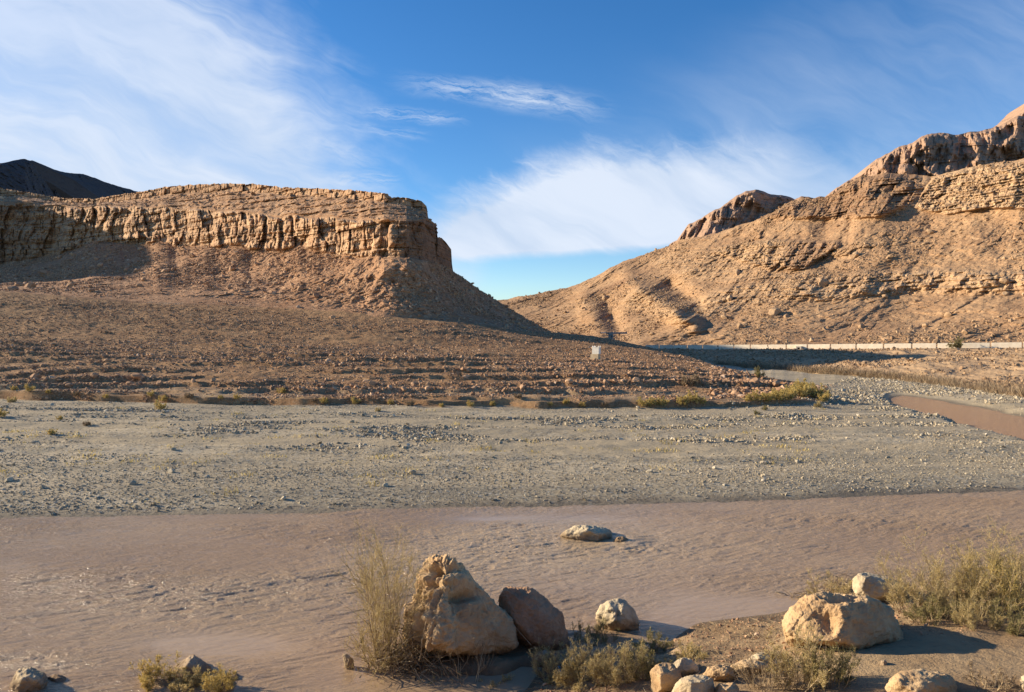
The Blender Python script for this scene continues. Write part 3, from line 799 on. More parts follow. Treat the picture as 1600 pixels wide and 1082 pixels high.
def crag(name, px, sky, basey, D, mat, amp, seed, rows=150, thick=90, red=0.0, dd=30, lean=0.0):
    PYs = lin(px, sky); PYb = lin(px, basey); Dv = lin(px, D)
    tt = np.linspace(0, 1, rows)[:, None]
    PY = PYb[None] * (1 - tt) + PYs[None] * tt; PXg = np.broadcast_to(px, PY.shape)
    Dd = Dv[None] + dd * tt
    P = ray_pt(PXg, PY, Dd); x, y, z = P[..., 0], P[..., 1], P[..., 2]; s = x * .8 - y * .5
    d = amp * (1.15 * ridged(s * .05 + seed, z * .022, 2, 4, .55) + .55 * fbm(x * .06, y * .06, z * .06 + seed, 4) + .30 * ridged(s * .2, z * .07, seed, 3) + .36 * blocks(s, z, 6.0, 9.0, seed, .6) + .18 * blocks(s, z, 2.4, 3.0, seed + 1, .6))
    P2 = along_ray(P, d * (1 - .85 * sst(.96, 1, tt)))
    P2[..., 2] += .16 * amp * fbm(s * .11, 0 * s, seed, 4) * sst(.9, 1, tt)
    top = P2[-1]; back = np.array([top + np.array([0, thick * .3, -4.]), top + np.array([0, thick, -45.])])
    P3 = np.concatenate([P2, back], 0)
    o = put_grid(name, P3, mat, dict(rock=np.full(P3.shape[:2], .85), red=np.full(P3.shape[:2], red)), smooth=False)
    return o


crag('mountain', np.arange(1046, 1262, 1.2), [(1046, 384), (1062, 374), (1067, 362), (1075, 351), (1100, 338), (1120, 326), (1135, 317), (1150, 305), (1165, 299), (1180, 297), (1205, 303), (1228, 306), (1242, 312), (1262, 330)],
     [(1046, 400), (1262, 400)], [(1046, 380), (1120, 366), (1180, 372), (1262, 400)], M_CRAG, 7, 3.3, 130, 70)
crag('mountain', np.arange(1225, 2150, 1.4), [(1225, 318), (1240, 313), (1252, 308), (1270, 309), (1290, 307), (1300, 300), (1320, 287), (1345, 275), (1352, 268), (1358, 260), (1370, 250), (1390, 238), (1400, 232), (1430, 219), (1442, 213), (1455, 210), (1480, 208), (1500, 208), (1530, 204), (1560, 200), (1575, 190), (1590, 182), (1700, 172), (2150, 130)],
     [(1225, 340), (1400, 330), (2150, 300)], [(1225, 372), (1350, 360), (1500, 345), (1560, 350), (1700, 340), (2150, 320)], M_CRAG, 9, 8.1, 190, 90)
crag('mountain', np.arange(1540, 2150, 2.2), [(1540, 225), (1560, 203), (1575, 195), (1588, 182), (1600, 171), (1640, 140), (1750, 100), (2150, 60)],
     [(1540, 300), (2150, 300)], [(1540, 480), (1600, 470), (2150, 430)], M_CRAG, 13, 1.7, 110, 120)
# hill far behind the mesa, its dark slate tone carries painted cloud shade; its visible side faces away from the sun
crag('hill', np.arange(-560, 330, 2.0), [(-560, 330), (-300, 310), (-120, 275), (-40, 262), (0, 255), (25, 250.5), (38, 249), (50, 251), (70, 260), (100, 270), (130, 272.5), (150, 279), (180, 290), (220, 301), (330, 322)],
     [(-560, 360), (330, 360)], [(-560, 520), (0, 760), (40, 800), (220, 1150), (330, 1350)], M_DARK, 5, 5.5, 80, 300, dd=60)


# ---- road bank
def make_bank():
    px = np.arange(1015, 2160, 1.6)
    rD, rz = road_line(px)
    fy = lin(px, [(1015, 568), (1080, 570), (1130, 573), (1200, 579), (1290, 586), (1400, 594), (1500, 606), (1600, 622), (2160, 700)])
    fD = 6.55 * F / (fy - 520)
    fD = np.minimum(fD, rD - 22)
    foot = np.stack([(px - 800) / F * fD, fD, 0 * px - .3], -1)
    f1 = np.stack([(px - 800) / F * (fD + 3), fD + 3, 0 * px + .60], -1)
    m1D = fD * .62 + rD * .38; m1 = np.stack([(px - 800) / F * m1D, m1D, .75 + (rz - .75) * .36], -1)
    m2D = fD * .22 + rD * .78; m2 = np.stack([(px - 800) / F * m2D, m2D, .75 + (rz - .75) * .80], -1)
    e = np.stack([(px - 800) / F * (rD - 1.0), rD - 1.0, rz - .02], -1)
    e2 = np.stack([(px - 800) / F * (rD + 9.6), rD + 9.6, rz - .02], -1)
    K = [foot, f1, m1, m2, e, e2]; rows = [6, 45, 45, 35, 8]; out = []; T = []
    for i in range(5):
        for j in range(rows[i]):
            a = j / rows[i]; out.append(K[i] * (1 - a) + K[i + 1] * a); T.append(i + a)
    out.append(e2); T.append(5)
    P = np.array(out); T = np.array(T)[:, None] + 0 * P[..., 0]
    x, y, z = P[..., 0], P[..., 1], P[..., 2]
    w = sst(.5, 1.5, T) * (1 - sst(3.6, 4, T))
    d = w * (1.6 * fbm(x * .05, y * .03, 2, 3) + .7 * ridged(x * .16, y * .05, 4, 3) + .3 * fbm(x * .7, y * .5, z, 4))
    P[..., 2] += d * .55
    P[..., 2] = np.where(T < 4, np.minimum(P[..., 2], rz[None] - .05), P[..., 2])
    put_grid('embankment', P, M_BANK, dict(rock=.35 * w, red=0 * w))
    GR['bank'] = dict(P=P, px=px, T=T)
    # asphalt strip
    M_ASPH = m_plain('asphalt', (0.055, 0.052, 0.05), (0.075, 0.07, 0.066), 8)
    a = np.stack([(px - 800) / F * (rD + .8), rD + .8, rz + .03], -1); b = np.stack([(px - 800) / F * (rD + 7.8), rD + 7.8, rz + .03], -1)
    o = link_mesh('road', np.concatenate([a, b]), grid_faces(2, len(px)), M_ASPH); tag(o, kind='structure')


make_bank()

# ------------------------------------------------------------------ scattered stones
rng = np.random.RandomState(11)
ICOV, ICOF = ico()
VAR = []
for k in range(10):
    v = ICOV * (1 + .28 * rng.randn(12, 1)) * np.array([1, .8, .62]) * (1 + .12 * rng.randn(12, 3))
    VAR.append(v)
VAR = np.array(VAR)


def rot_rand(n, tilt=0.5):
    a = rng.uniform(0, 2 * np.pi, n); b = rng.normal(0, tilt, n); c = rng.normal(0, tilt, n)
    ca, sa, cb, sb, cc, sc = np.cos(a), np.sin(a), np.cos(b), np.sin(b), np.cos(c), np.sin(c)
    Rz = np.zeros((n, 3, 3)); Rz[:, 0, 0] = ca; Rz[:, 0, 1] = -sa; Rz[:, 1, 0] = sa; Rz[:, 1, 1] = ca; Rz[:, 2, 2] = 1
    Ry = np.zeros((n, 3, 3)); Ry[:, 0, 0] = cb; Ry[:, 0, 2] = sb; Ry[:, 2, 0] = -sb; Ry[:, 2, 2] = cb; Ry[:, 1, 1] = 1
    Rx = np.zeros((n, 3, 3)); Rx[:, 1, 1] = cc; Rx[:, 1, 2] = -sc; Rx[:, 2, 1] = sc; Rx[:, 2, 2] = cc; Rx[:, 0, 0] = 1
    return Rz @ Ry @ Rx


def stones(name, C, r, mat, label, cat='stones'):
    n = len(C)
    v = VAR[rng.randint(0, len(VAR), n)]
    an = 1 + .22 * rng.randn(n, 1, 3); v = v * np.clip(an, .55, 1.6)
    v = np.einsum('nij,nkj->nki', rot_rand(n), v) * r[:, None, None]
    v = v + C[:, None, :] + np.array([0, 0, 1])[None, None] * (r * .22)[:, None, None]
    f = ICOF[None] + (np.arange(n) * 12)[:, None, None]
    tint = np.clip(rng.beta(2.2, 2.4, n), 0, 1); tint = np.repeat(tint, 12)
    o = link_mesh(name, v.reshape(-1, 3), f.reshape(-1, 3), mat, False, attrs=dict(tint=tint))
    tag(o, label, cat, None, 'stuff'); return o


def sample(g, n, wfun, pxr=(-60, 1660)):
    G = GR[g]; P = G['P']
    a = P[1:, 1:] - P[:-1, :-1]; b = P[1:, :-1] - P[:-1, 1:]
    area = np.linalg.norm(np.cross(a, b), axis=-1) * .5
    cpx = (G['px'][:-1] + G['px'][1:]) / 2
    w = area * wfun(G)[:-1, :-1] * ((cpx > pxr[0]) & (cpx < pxr[1]))[None]
    c = np.cumsum(w.ravel()); idx = np.searchsorted(c, rng.uniform(0, c[-1], n)); idx = np.minimum(idx, w.size - 1)
    i, j = np.unravel_index(idx, w.shape); u = rng.rand(n, 1); v = rng.rand(n, 1)
    return P[i, j] * (1 - u) * (1 - v) + P[i + 1, j] * u * (1 - v) + P[i, j + 1] * (1 - u) * v + P[i + 1, j + 1] * u * v


def psize(n, a, b, p=2.6):
    u = rng.rand(n); return a * (1 - u * (1 - (a / b) ** p)) ** (-1 / p)


def w_bar(G):
    P = G['P']; x, y = P[..., 0], P[..., 1]
    cl_ = np.clip(.35 + 1.5 * fbm(x * .09, y * .30, 21, 4), .05, 2)
    shore_d = sst(7, 7.3, G['T']) * (1 - sst(8.5, 9.2, G['T'])) * .8
    return (sst(7.05, 7.2, G['T']) * (1 - sst(11.9, 12.1, G['T']))) * (cl_ + shore_d) * (1 - G['cut']) 


def w_wash(G):
    P = G['P']; x, y = P[..., 0], P[..., 1]
    return sst(11.5, 12, G['T']) * (1 - G['terr']) * (1 - sst(17, 17.3, G['T'])) * (np.broadcast_to(G['px'], x.shape) > 1135) * (G['cut'] < .4) * np.clip(.3 + 1.4 * fbm(x * .07, y * .1, 5, 3), .1, 1.6)


def w_low(G):
    P = G['P']; x, y = P[..., 0], P[..., 1]
    q = (y + 2.6 * fbm(x * .03, y * .02, 8, 2) + 1.0 * fbm(x * .2, 0 * y, 9, 3)) / 4.4; fr = q - np.floor(q)
    row = np.exp(-((fr - .12) / .10) ** 2)
    return G['low'] * sst(13.05, 13.35, G['T']) * (.22 + 2.0 * row * np.clip(.5 + pn(x * .06, np.floor(q) * 3.1, 5), 0, 1)) * np.clip(.7 + 1.0 * fbm(x * .08, y * .1, 3, 3), .1, 2)


def w_hi(G):
    P = G['P']; x, y = P[..., 0], P[..., 1]
    return G['terr'] * sst(14.9, 15.3, G['T']) * (1 - sst(16.75, 17, G['T'])) * np.clip(.75 + 1.0 * fbm(x * .05, y * .09, 3, 3), .1, 2)


stones('gravel_stones', sample('ground', 48000, w_bar), psize(48000, .022, .085, 2.9), M_ST_GRAV, 'grey river stones strewn over the gravel bar')
stones('gravel_stones', sample('ground', 5000, lambda G: (w_bar(G) * sst(9.2, 9.6, G['T']) * (1 - sst(10.9, 11.3, G['T']))) ** 3), psize(5000, .07, .17, 3.0), M_ST_GRAV, 'clusters of larger river stones on the gravel bar')
stones('gravel_stones', sample('ground', 12000, w_wash), psize(12000, .07, .26, 3.0), M_ST_GRAV, 'pale river stones strewn over the wash below the embankment')
stones('terrace_stones', sample('ground', 26000, w_low), psize(26000, .05, .30, 2.6), M_ST_TERR, 'reddish stones strewn over the lower terrace')
stones('terrace_stones', sample('ground', 2600, lambda G: (G['T'] > 13.3) * (G['T'] < 16.4) * (G['P'][..., 2] > .45) * 1.0, (1110, 1292)), psize(2600, .10, .42, 2.3), M_ST_TERR, 'heap of orange rubble at the river end of the terrace')
stones('terrace_stones', sample('ground', 3500, lambda G: (G['T'] > 12.0) * (G['T'] < 13.3) * np.clip(.2 + 2 * fbm(G['P'][..., 0] * .12, G['P'][..., 1] * .3, 3, 3), .0, 2), (-60, 1240)), psize(3500, .04, .22, 2.5), M_ST_TERR, 'stones scattered along the eroded terrace step')
stones('terrace_stones', sample('ground', 46000, w_hi), psize(46000, .055, .26, 2.8), M_ST_TERR, 'brown stones strewn over the upper terrace slope')
stones('scree', sample('mesa', 30000, lambda G: (G['T'] > 1.0) * (G['T'] < 3.02) * np.clip(.6 + 1.4 * fbm(G['P'][..., 0] * .05, G['P'][..., 1] * .07, 3, 3), .1, 2) * np.where(G['T'] < 1.5, .35, 1), (-60, 880)), psize(30000, .10, .55, 2.9), M_ST_TERR, 'brown scree on the slope below the mesa cliff')
stones('scree', sample('mesa', 9000, lambda G: (G['T'] > 4.02) * (G['T'] < 4.98) * 1.0, (-60, 690)), psize(9000, .15, .8, 2.6), M_ST_TERR, 'rubble on the bench above the mesa cliff')
stones('scree', sample('mtn', 55000, lambda G: (G['P'][..., 2] > 3) * np.clip(.4 + 1.6 * fbm(G['P'][..., 0] * .03, G['P'][..., 1] * .03, 3, 4), .05, 2), (700, 1640)), psize(55000, .14, .85, 2.7), M_ST_MTN, 'tan scree on the mountain slope above the road')
stones('scree', sample('bank', 12000, lambda G: (G['T'] > 1.0) * (G['T'] < 3.95) * np.clip(.5 + 1.4 * fbm(G['P'][..., 0] * .06, G['P'][..., 1] * .06, 3, 3), .05, 2), (1020, 1660)), psize(12000, .1, .5, 2.9), M_ST_MTN, 'loose stones on the road embankment')
stones('pebbles', sample('ground', 5000, lambda G: (G['T'] > 1.6) * (G['T'] < 3.0) * (G['P'][..., 2] > .03) * 1.0, (800, 1700)), psize(5000, .012, .06, 2.4), M_ST_TERR, 'small pebbles on the near mud bank')

# ---- individual rocks (countable, larger ones)
ROCKV = []
for k in range(6):
    v, f = subdiv(ICOV.copy(), ICOF, 2); v /= np.linalg.norm(v, axis=1)[:, None]
    dirs = rng.randn(9, 3); dirs /= np.linalg.norm(dirs, axis=1)[:, None]
    for dn in dirs:
        h = rng.uniform(.55, .85); dd = v @ dn; v = v - np.outer(np.maximum(dd - h, 0), dn)
    v = v * (1 + .10 * fbm(v[:, 0] * 1.7 + k, v[:, 1] * 1.7, v[:, 2] * 1.7, 3))[:, None] * np.array([1, .85, .72])
    ROCKV.append((v, f))


def rock_protos(mat, nm):
    out = []
    for v, f in ROCKV:
        me = bpy.data.meshes.new(nm)
        me.from_pydata([tuple(a) for a in v], [], [tuple(int(b) for b in a) for a in f]); me.materials.append(mat)
        at = me.attributes.new('tint', 'FLOAT', 'POINT'); at.data.foreach_set('value', np.full(len(v), rng.uniform(.35, .8), np.float32))
        out.append(me)
    return out


PT = rock_protos(M_ST_TERR, 'rock'); PG = rock_protos(M_ST_GRAV, 'rock'); PM = rock_protos(M_ST_MTN, 'rock')


def loose(C, r, protos, label, group):
    for c, s in zip(C, r):
        o = bpy.data.objects.new('rock', protos[rng.randint(len(protos))]); COL.objects.link(o)
        o.location = c + np.array([0, 0, .25 * s]); o.scale = (s * rng.uniform(.9, 1.3), s * rng.uniform(.8, 1.1), s * rng.uniform(.8, 1.1))
        o.rotation_euler = (rng.normal(0, .25), rng.normal(0, .25), rng.uniform(0, 6.28))
        tag(o, label, 'rock', group)


loose(sample('ground', 110, lambda G: w_low(G) ** 1.5, (10, 1290)), psize(110, .24, .48, 2.2), PT, 'reddish tan rock among the rock rows on the lower brown terrace', 'rocks in the rows on the lower terrace')
loose(sample('ground', 45, w_bar, (10, 1580)), psize(45, .12, .22, 2.5), PG, 'pale grey cobble lying on the wide gravel bar', 'larger cobbles on the gravel bar')
loose(sample('mesa', 70, lambda G: (G['T'] > 1.05) * (G['T'] < 3.0) * 1.0, (10, 820)), psize(70, .5, 1.25, 2.4), PT, 'brown fallen rock on the scree slope below the mesa cliff', 'fallen rocks below the mesa cliff')
loose(sample('mtn', 60, lambda G: (G['P'][..., 2] > 6) * (G['T'] < .8) * 1.0, (830, 1590)), psize(60, .8, 2.0, 2.4), PM, 'tan fallen rock on the mountain slope above the road', 'fallen rocks on the right mountain slope')


def one_rock(px, py, wpx, g, protos, label, k=0, sq=.8):
    p = locate(g, px, py); s = wpx / F * p[1] * .5
    o = bpy.data.objects.new('rock', protos[k]); COL.objects.link(o); o.location = p + np.array([0, 0, .35 * s]); o.scale = (s, s * .8, s * sq)
    o.rotation_euler = (0, 0, k * 1.3); tag(o, label, 'rock'); return o


one_rock(997, 638, 9, 'ground', PG, 'pale rock at the foot of the terrace step, below the white tower', 1)
one_rock(520, 498, 12, 'ground', PT, 'lone brown rock on the bare strip below the mesa slope', 2)
one_rock(430, 731, 8, 'ground', PG, 'near white stone lying alone on the left half of the gravel bar', 0)
one_rock(1213, 603, 20, 'ground', PT, 'big orange rock at the river end of the terrace', 3)
one_rock(1381, 466, 13, 'mtn', PM, 'large pale block standing out on the right mountain slope', 4)
one_rock(55, 592, 18, 'ground', PT, 'pointed reddish rock at the left end of the terrace rows', 5)
one_rock(215, 592, 26, 'ground', PT, 'low reddish mound of rock among the left terrace rows', 1, .6)
one_rock(795, 492, 9, 'mesa', PT, 'upper pale boulder on the shaded slope right of the mesa', 4)
one_rock(818, 503, 8, 'mesa', PT, 'lower brown boulder on the shaded slope right of the mesa', 2)

# ------------------------------------------------------------------ foreground boulders
import bmesh
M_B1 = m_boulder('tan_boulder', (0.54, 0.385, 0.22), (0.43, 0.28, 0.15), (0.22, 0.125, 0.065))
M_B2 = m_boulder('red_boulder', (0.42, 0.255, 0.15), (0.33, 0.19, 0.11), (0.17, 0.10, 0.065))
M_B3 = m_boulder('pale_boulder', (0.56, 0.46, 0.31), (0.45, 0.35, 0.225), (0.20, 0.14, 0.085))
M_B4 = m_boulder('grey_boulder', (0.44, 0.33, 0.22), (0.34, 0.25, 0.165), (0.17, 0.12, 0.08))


def boulder(name, outline, D0, front, mat, label, thick=1.0, levels=5, rough=1.0, grooves=None, extra=None, sink=0.0, pillow=0.0, dents=(), cat='boulder'):
    """outline: silhouette pixels; D0 depth of the silhouette plane; front: (px,py,dD) points, dD<0 = towards camera"""
    if D0 < 0:
        xs = [a for a, b in outline]; D0 = locate('ground', sum(xs) / len(xs), -D0)[1] + thick * .25
    pts = [ray_pt(a, b, D0) for a, b in outline]
    cxm = np.mean([a for a, b in outline]); cym = np.mean([b for a, b in outline])
    for a, b, d in front: pts.append(ray_pt(a, b, D0 + d))
    for a, b in outline:
        q = ray_pt(cxm + (a - cxm) * .72, cym + (b - cym) * .78, D0 + thick); pts.append(q)
    zmin = min(q[2] for q in pts); pts += [np.array([q[0], q[1], zmin]) for q in pts[-len(outline):]]
    if sink:
        pts += [p + np.array([0, 0, -sink]) for p in pts if p[2] < np.min([q[2] for q in pts]) + .12]
    bm = bmesh.new()
    for p in pts: bm.verts.new(tuple(map(float, p)))
    bmesh.ops.convex_hull(bm, input=bm.verts)
    for v in [v for v in bm.verts if not v.link_faces]: bm.verts.remove(v)
    bmesh.ops.triangulate(bm, faces=bm.faces); bmesh.ops.recalc_face_normals(bm, faces=bm.faces)
    bm.verts.ensure_lookup_table(); bm.verts.index_update()
    v = np.array([w.co[:] for w in bm.verts]); f = np.array([[w.index for w in fa.verts] for fa in bm.faces]); bm.free()
    size = np.ptp(v, axis=0).max()
    # split long edges until even
    for it in range(14):
        e = np.concatenate([f[:, [0, 1]], f[:, [1, 2]], f[:, [2, 0]]]); L = np.linalg.norm(v[e[:, 0]] - v[e[:, 1]], axis=1)
        if L.max() < size / 10: break
        if it < 2 or True:
            v, f = subdiv(v, f, 1)
        if len(f) > 2500: break
    # relax
    def relax(v, f, n, a):
        e = np.concatenate([f[:, [0, 1]], f[:, [1, 2]], f[:, [2, 0]]])
        for _ in range(n):
            acc = np.zeros_like(v); cnt = np.zeros(len(v)); np.add.at(acc, e[:, 0], v[e[:, 1]]); np.add.at(cnt, e[:, 0], 1)
            v = v + a * (acc / cnt[:, None] - v)
        return v
    v = relax(v, f, 2, .4)
    while len(f) < 4 ** levels * 22: v, f = subdiv(v, f, 1); v = relax(v, f, 1, .4)
    rr_ = np.random.RandomState(sum(map(ord, label)))
    cc = v.mean(0); sc_ = np.ptp(v, axis=0) / 2
    qn = (v - cc) / sc_
    for _ in range(12 if size > 1.3 else 20):
        dn = rr_.normal(size=3); dn /= np.linalg.norm(dn); pr_ = qn @ dn; h_ = pr_.max() * rr_.uniform(*((.90, .98) if size > 1.3 else (.85, .97)))
        qn = qn - np.outer(np.maximum(pr_ - h_, 0), dn)
    v = cc + qn * sc_
    n = vnormals(v, f); s = size
    c = v.mean(0); q = (v - c) / s
    sd = (abs(hash(label)) % 1) if False else sum(map(ord, label)) % 97 * .37
    d = .020 * fbm(q[:, 0] * 3 + sd, q[:, 1] * 3, q[:, 2] * 3, 3) + .022 * ridged(q[:, 0] * 4 + sd, q[:, 1] * 4, q[:, 2] * 3.4, 4) - .02
    cell = pn(q[:, 0] * 6 + sd, q[:, 1] * 6, q[:, 2] * 6); d += .009 * np.round(cell * 3) / 1.5
    d += .009 * ridged(q[:, 0] * 12 + sd, q[:, 1] * 12, q[:, 2] * 16, 3) + .005 * fbm(q[:, 0] * 30, q[:, 1] * 30, q[:, 2] * 30, 3)
    d *= s * rough
    if grooves is not None: d += grooves(v, proj(v), n)
    for (gx, gy, rx, ry, am) in dents:
        PXv, PYv = proj(v); fr = (n[:, 1] < .2)
        d -= am * np.exp(-(((PXv - gx) / rx) ** 2 + ((PYv - gy) / ry) ** 2)) * fr
    v = v + n * d[:, None]
    base = np.array([v[:, 0].mean(), v[:, 1].mean(), v[:, 2].min()])
    o = link_mesh(name, v, f, mat, True, origin=base)
    tag(o, label, cat); return o


def gro1(v, pp, n):
    PX, PY = pp; x, y, z = v.T
    left = 1 - sst(690, 740, PX + (PY - 950) * .12)
    g = .11 * ridged(x * 2.6 - z * .7, y * 1.2, z * .55, 3) * left
    g += .09 * fbm(x * 5, y * 5, z * 5, 4) * left - .05 * left
    return g


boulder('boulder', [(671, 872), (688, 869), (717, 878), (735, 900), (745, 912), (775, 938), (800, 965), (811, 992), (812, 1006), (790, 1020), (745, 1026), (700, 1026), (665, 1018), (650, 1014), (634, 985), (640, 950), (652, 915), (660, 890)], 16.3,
        [(676, 905, -.20), (700, 898, -.40), (690, 935, -.65), (733, 947, -.55), (704, 960, -.90), (697, 976, -1.05), (674, 1005, -1.15), (702, 1012, -1.1), (790, 1010, -.12), (745, 1018, -.62), (655, 1000, -.6), (664, 940, -.35)], M_B1,
        'tall tan boulder with ridged sunlit side, tallest rock in the foreground', 1.2, 6, .8, gro1,
        dents=[(722, 930, 22, 9, .42), (686, 893, 16, 6, .22), (716, 975, 8, 26, .12), (690, 915, 26, 5, .18), (673, 925, 6, 22, .22), (662, 965, 5, 26, .20), (652, 935, 7, 18, .18), (712, 945, 10, 10, .12), (690, 890, 30, 6, .12)])
boulder('boulder', [(775, 930), (790, 918), (805, 915), (822, 919), (836, 924), (850, 938), (868, 951), (880, 960), (884, 985), (890, 1010), (880, 1026), (855, 1026), (820, 1010), (795, 985), (780, 960)], 16.9,
        [(800, 940, -.35), (832, 945, -.45), (862, 970, -.5), (840, 1010, -.65), (815, 980, -.6), (870, 1010, -.4)], M_B2, 'dark red-brown boulder leaning right of the tall tan boulder', 1.0, 5, .8)
boulder('boulder', [(930, 960), (936, 947), (950, 939), (968, 935), (978, 940), (990, 952), (998, 966), (1001, 985), (985, 990), (955, 988), (938, 975)], 17.9,
        [(955, 955, -.30), (968, 950, -.35), (975, 972, -.40), (958, 975, -.38), (984, 975, -.2), (940, 968, -.1)], M_B3, 'pale boulder standing in the shallow water between the red boulder and right bank', .7, 4, .8,
        dents=[(966, 962, 3, 9, .10), (953, 958, 4, 3, .05), (962, 976, 6, 4, .12)], sink=.2)
boulder('boulder', [(874, 835), (884, 829), (896, 823), (908, 822), (925, 822), (945, 824), (955, 830), (960, 842), (950, 849), (920, 850), (900, 846)], 25.9,
        [(905, 832, -.4), (920, 828, -.5), (940, 835, -.5), (930, 845, -.6), (895, 842, -.3)], M_B3, 'low pale rock breaking the surface in the middle of the river', 1.0, 4, .9, dents=[(925, 838, 10, 6, .15)], sink=.3)
boulder('boulder', [(953, 846), (962, 840), (975, 839), (984, 844), (985, 851), (970, 856), (955, 855)], 25.3, [(970, 848, -.3)], M_B1, 'small tan rock awash just right of the mid-river rock', .5, 4, 1.0, sink=.3)
boulder('boulder', [(1223, 975), (1226, 963), (1240, 950), (1252, 938), (1262, 929), (1280, 926), (1305, 928), (1325, 930), (1350, 934), (1375, 940), (1392, 952), (1405, 972), (1412, 995), (1408, 1005), (1380, 1012), (1320, 1016), (1260, 1010), (1225, 1000)], -1012,
        [(1262, 955, -.45), (1300, 945, -.45), (1312, 950, -.55), (1316, 975, -.75), (1318, 1005, -.85), (1285, 1000, -.8), (1245, 995, -.6), (1330, 945, -.4), (1390, 1000, -.2), (1240, 970, -.4), (1310, 965, -.7)], M_B1, 'broad two-faced boulder on the right bank, lit left face and dark right face', 1.3, 5, .8, dents=[(1285, 965, 14, 8, .12), (1296, 975, 10, 16, .14), (1322, 935, 16, 4, .12), (1306, 938, 14, 4, .10)], sink=.25)
boulder('boulder', [(1333, 905), (1342, 897), (1353, 895), (1368, 900), (1390, 905), (1412, 913), (1418, 922), (1405, 940), (1375, 946), (1345, 942), (1335, 925)], -942,
        [(1355, 908, -.35), (1372, 915, -.4), (1384, 930, -.45), (1350, 928, -.4)], M_B3, 'rounded boulder behind the broad boulder at the edge of the green thicket', .9, 4, .8, sink=.2)
boulder('boulder', [(10, 1080), (22, 1058), (33, 1042), (46, 1040), (58, 1044), (70, 1056), (75, 1068), (72, 1090), (40, 1100), (12, 1096)], 15.0,
        [(36, 1060, -.35), (55, 1055, -.35), (50, 1080, -.5), (25, 1085, -.3)], M_B3, 'jagged pale boulder in the water at the lower left corner', .6, 4, 1.1, sink=.2)
boulder('boulder', [(74, 1058), (90, 1054), (105, 1060), (113, 1068), (108, 1080), (80, 1082)], 15.3, [(92, 1066, -.25)], M_B4, 'flat grey boulder in the shade of the lower left corner boulder', .4, 4, .8, sink=.2)
boulder('boulder', [(246, 1066), (262, 1050), (280, 1036), (297, 1023), (303, 1023), (315, 1031), (330, 1042), (336, 1054), (330, 1066), (290, 1072)], 15.6,
        [(296, 1036, -.25), (302, 1060, -.45), (270, 1058, -.3), (318, 1055, -.25)], M_B4, 'pyramid-shaped grey boulder with plants around its foot at lower left', .7, 4, .7, sink=.25)
boulder('boulder', [(345, 1062), (352, 1052), (368, 1050), (376, 1056), (372, 1070), (350, 1072)], 15.4, [(360, 1060, -.2)], M_B4, 'small grey boulder right of the pyramid-shaped boulder', .4, 3, .8, sink=.15)
boulder('boulder', [(1014, 1054), (1024, 1040), (1034, 1036), (1052, 1038), (1062, 1050), (1068, 1070), (1060, 1090), (1020, 1088)], -1080,
        [(1032, 1052, -.3), (1052, 1056, -.3), (1036, 1075, -.4)], M_B1, 'rounded yellowish boulder at the right end of the bottom shrubs', .6, 4, .7, sink=.2)
boulder('boulder', [(1050, 1038), (1060, 1029), (1068, 1026), (1080, 1032), (1092, 1042), (1094, 1054), (1075, 1058), (1055, 1056)], -1056, [(1070, 1038, -.2), (1066, 1048, -.3)], M_B3, 'pale angular boulder wedged behind the two bottom yellowish boulders', .5, 4, .9, sink=.25)
boulder('boulder', [(1046, 1085), (1056, 1066), (1076, 1057), (1100, 1055), (1116, 1062), (1118, 1085), (1110, 1110), (1050, 1110)], -1100, [(1075, 1070, -.35), (1100, 1070, -.35), (1080, 1095, -.4)], M_B3, 'big creamy boulder cut by the bottom edge, lowest of the cluster', .7, 4, .7, sink=.2)
boulder('boulder', [(1112, 1080), (1122, 1069), (1145, 1067), (1158, 1076), (1160, 1100), (1118, 1104)], -1095, [(1135, 1078, -.25), (1142, 1092, -.3)], M_B1, 'ochre boulder cut by the bottom edge beside the big creamy boulder', .5, 4, .9, sink=.2)
boulder('boulder', [(1098, 1056), (1106, 1044), (1118, 1042), (1132, 1037), (1142, 1044), (1150, 1060), (1140, 1068), (1105, 1066)], -1066, [(1120, 1052, -.2), (1135, 1055, -.25)], M_B1, 'knobbly rust-stained boulder behind the bottom creamy boulder', .5, 4, 1.1, sink=.2)
boulder('boulder', [(1138, 1042), (1160, 1032), (1185, 1032), (1205, 1040), (1210, 1052), (1180, 1058), (1145, 1054)], -1054, [(1170, 1042, -.25), (1190, 1046, -.25)], M_B1, 'long low tan boulder lying left of the near right shrub', .5, 4, .9, sink=.2)
boulder('boulder', [(1168, 1030), (1178, 1021), (1195, 1020), (1210, 1026), (1220, 1038), (1215, 1046), (1175, 1044)], -1044, [(1195, 1030, -.2)], M_B3, 'whitish flat boulder under bent grass stalks left of the near right shrub', .4, 4, .8, sink=.2)
boulder('boulder', [(1384, 1075), (1390, 1058), (1405, 1049), (1440, 1048), (1470, 1051), (1486, 1056), (1494, 1070), (1492, 1100), (1390, 1100)], -1090, [(1405, 1062, -.35), (1440, 1060, -.4), (1480, 1072, -.3), (1430, 1085, -.5)], M_B1, 'cream and ochre boulder at the bottom edge below the broad two-faced boulder', .8, 4, .8, sink=.2)
boulder('boulder', [(1594, 1062), (1602, 1054), (1620, 1056), (1630, 1075), (1600, 1085)], -1080, [(1610, 1066, -.2)], M_B3, 'pale boulder cut by the right edge of the frame near the bottom', .4, 3, .8, sink=.2)
boulder('boulder', [(832, 1030), (838, 1020), (852, 1016), (866, 1020), (873, 1032), (866, 1042), (840, 1042)], 15.9, [(852, 1028, -.25)], M_B4, 'round grey boulder in the shade under the dark red-brown boulder', .4, 3, .6, sink=.2)
boulder('boulder', [(880, 1082), (884, 1073), (892, 1071), (898, 1078), (896, 1090)], 15.0, [(889, 1079, -.1)], M_B3, 'small pale stone at the bottom edge below the middle shrubs', .2, 3, .8, sink=.1, cat='rock')
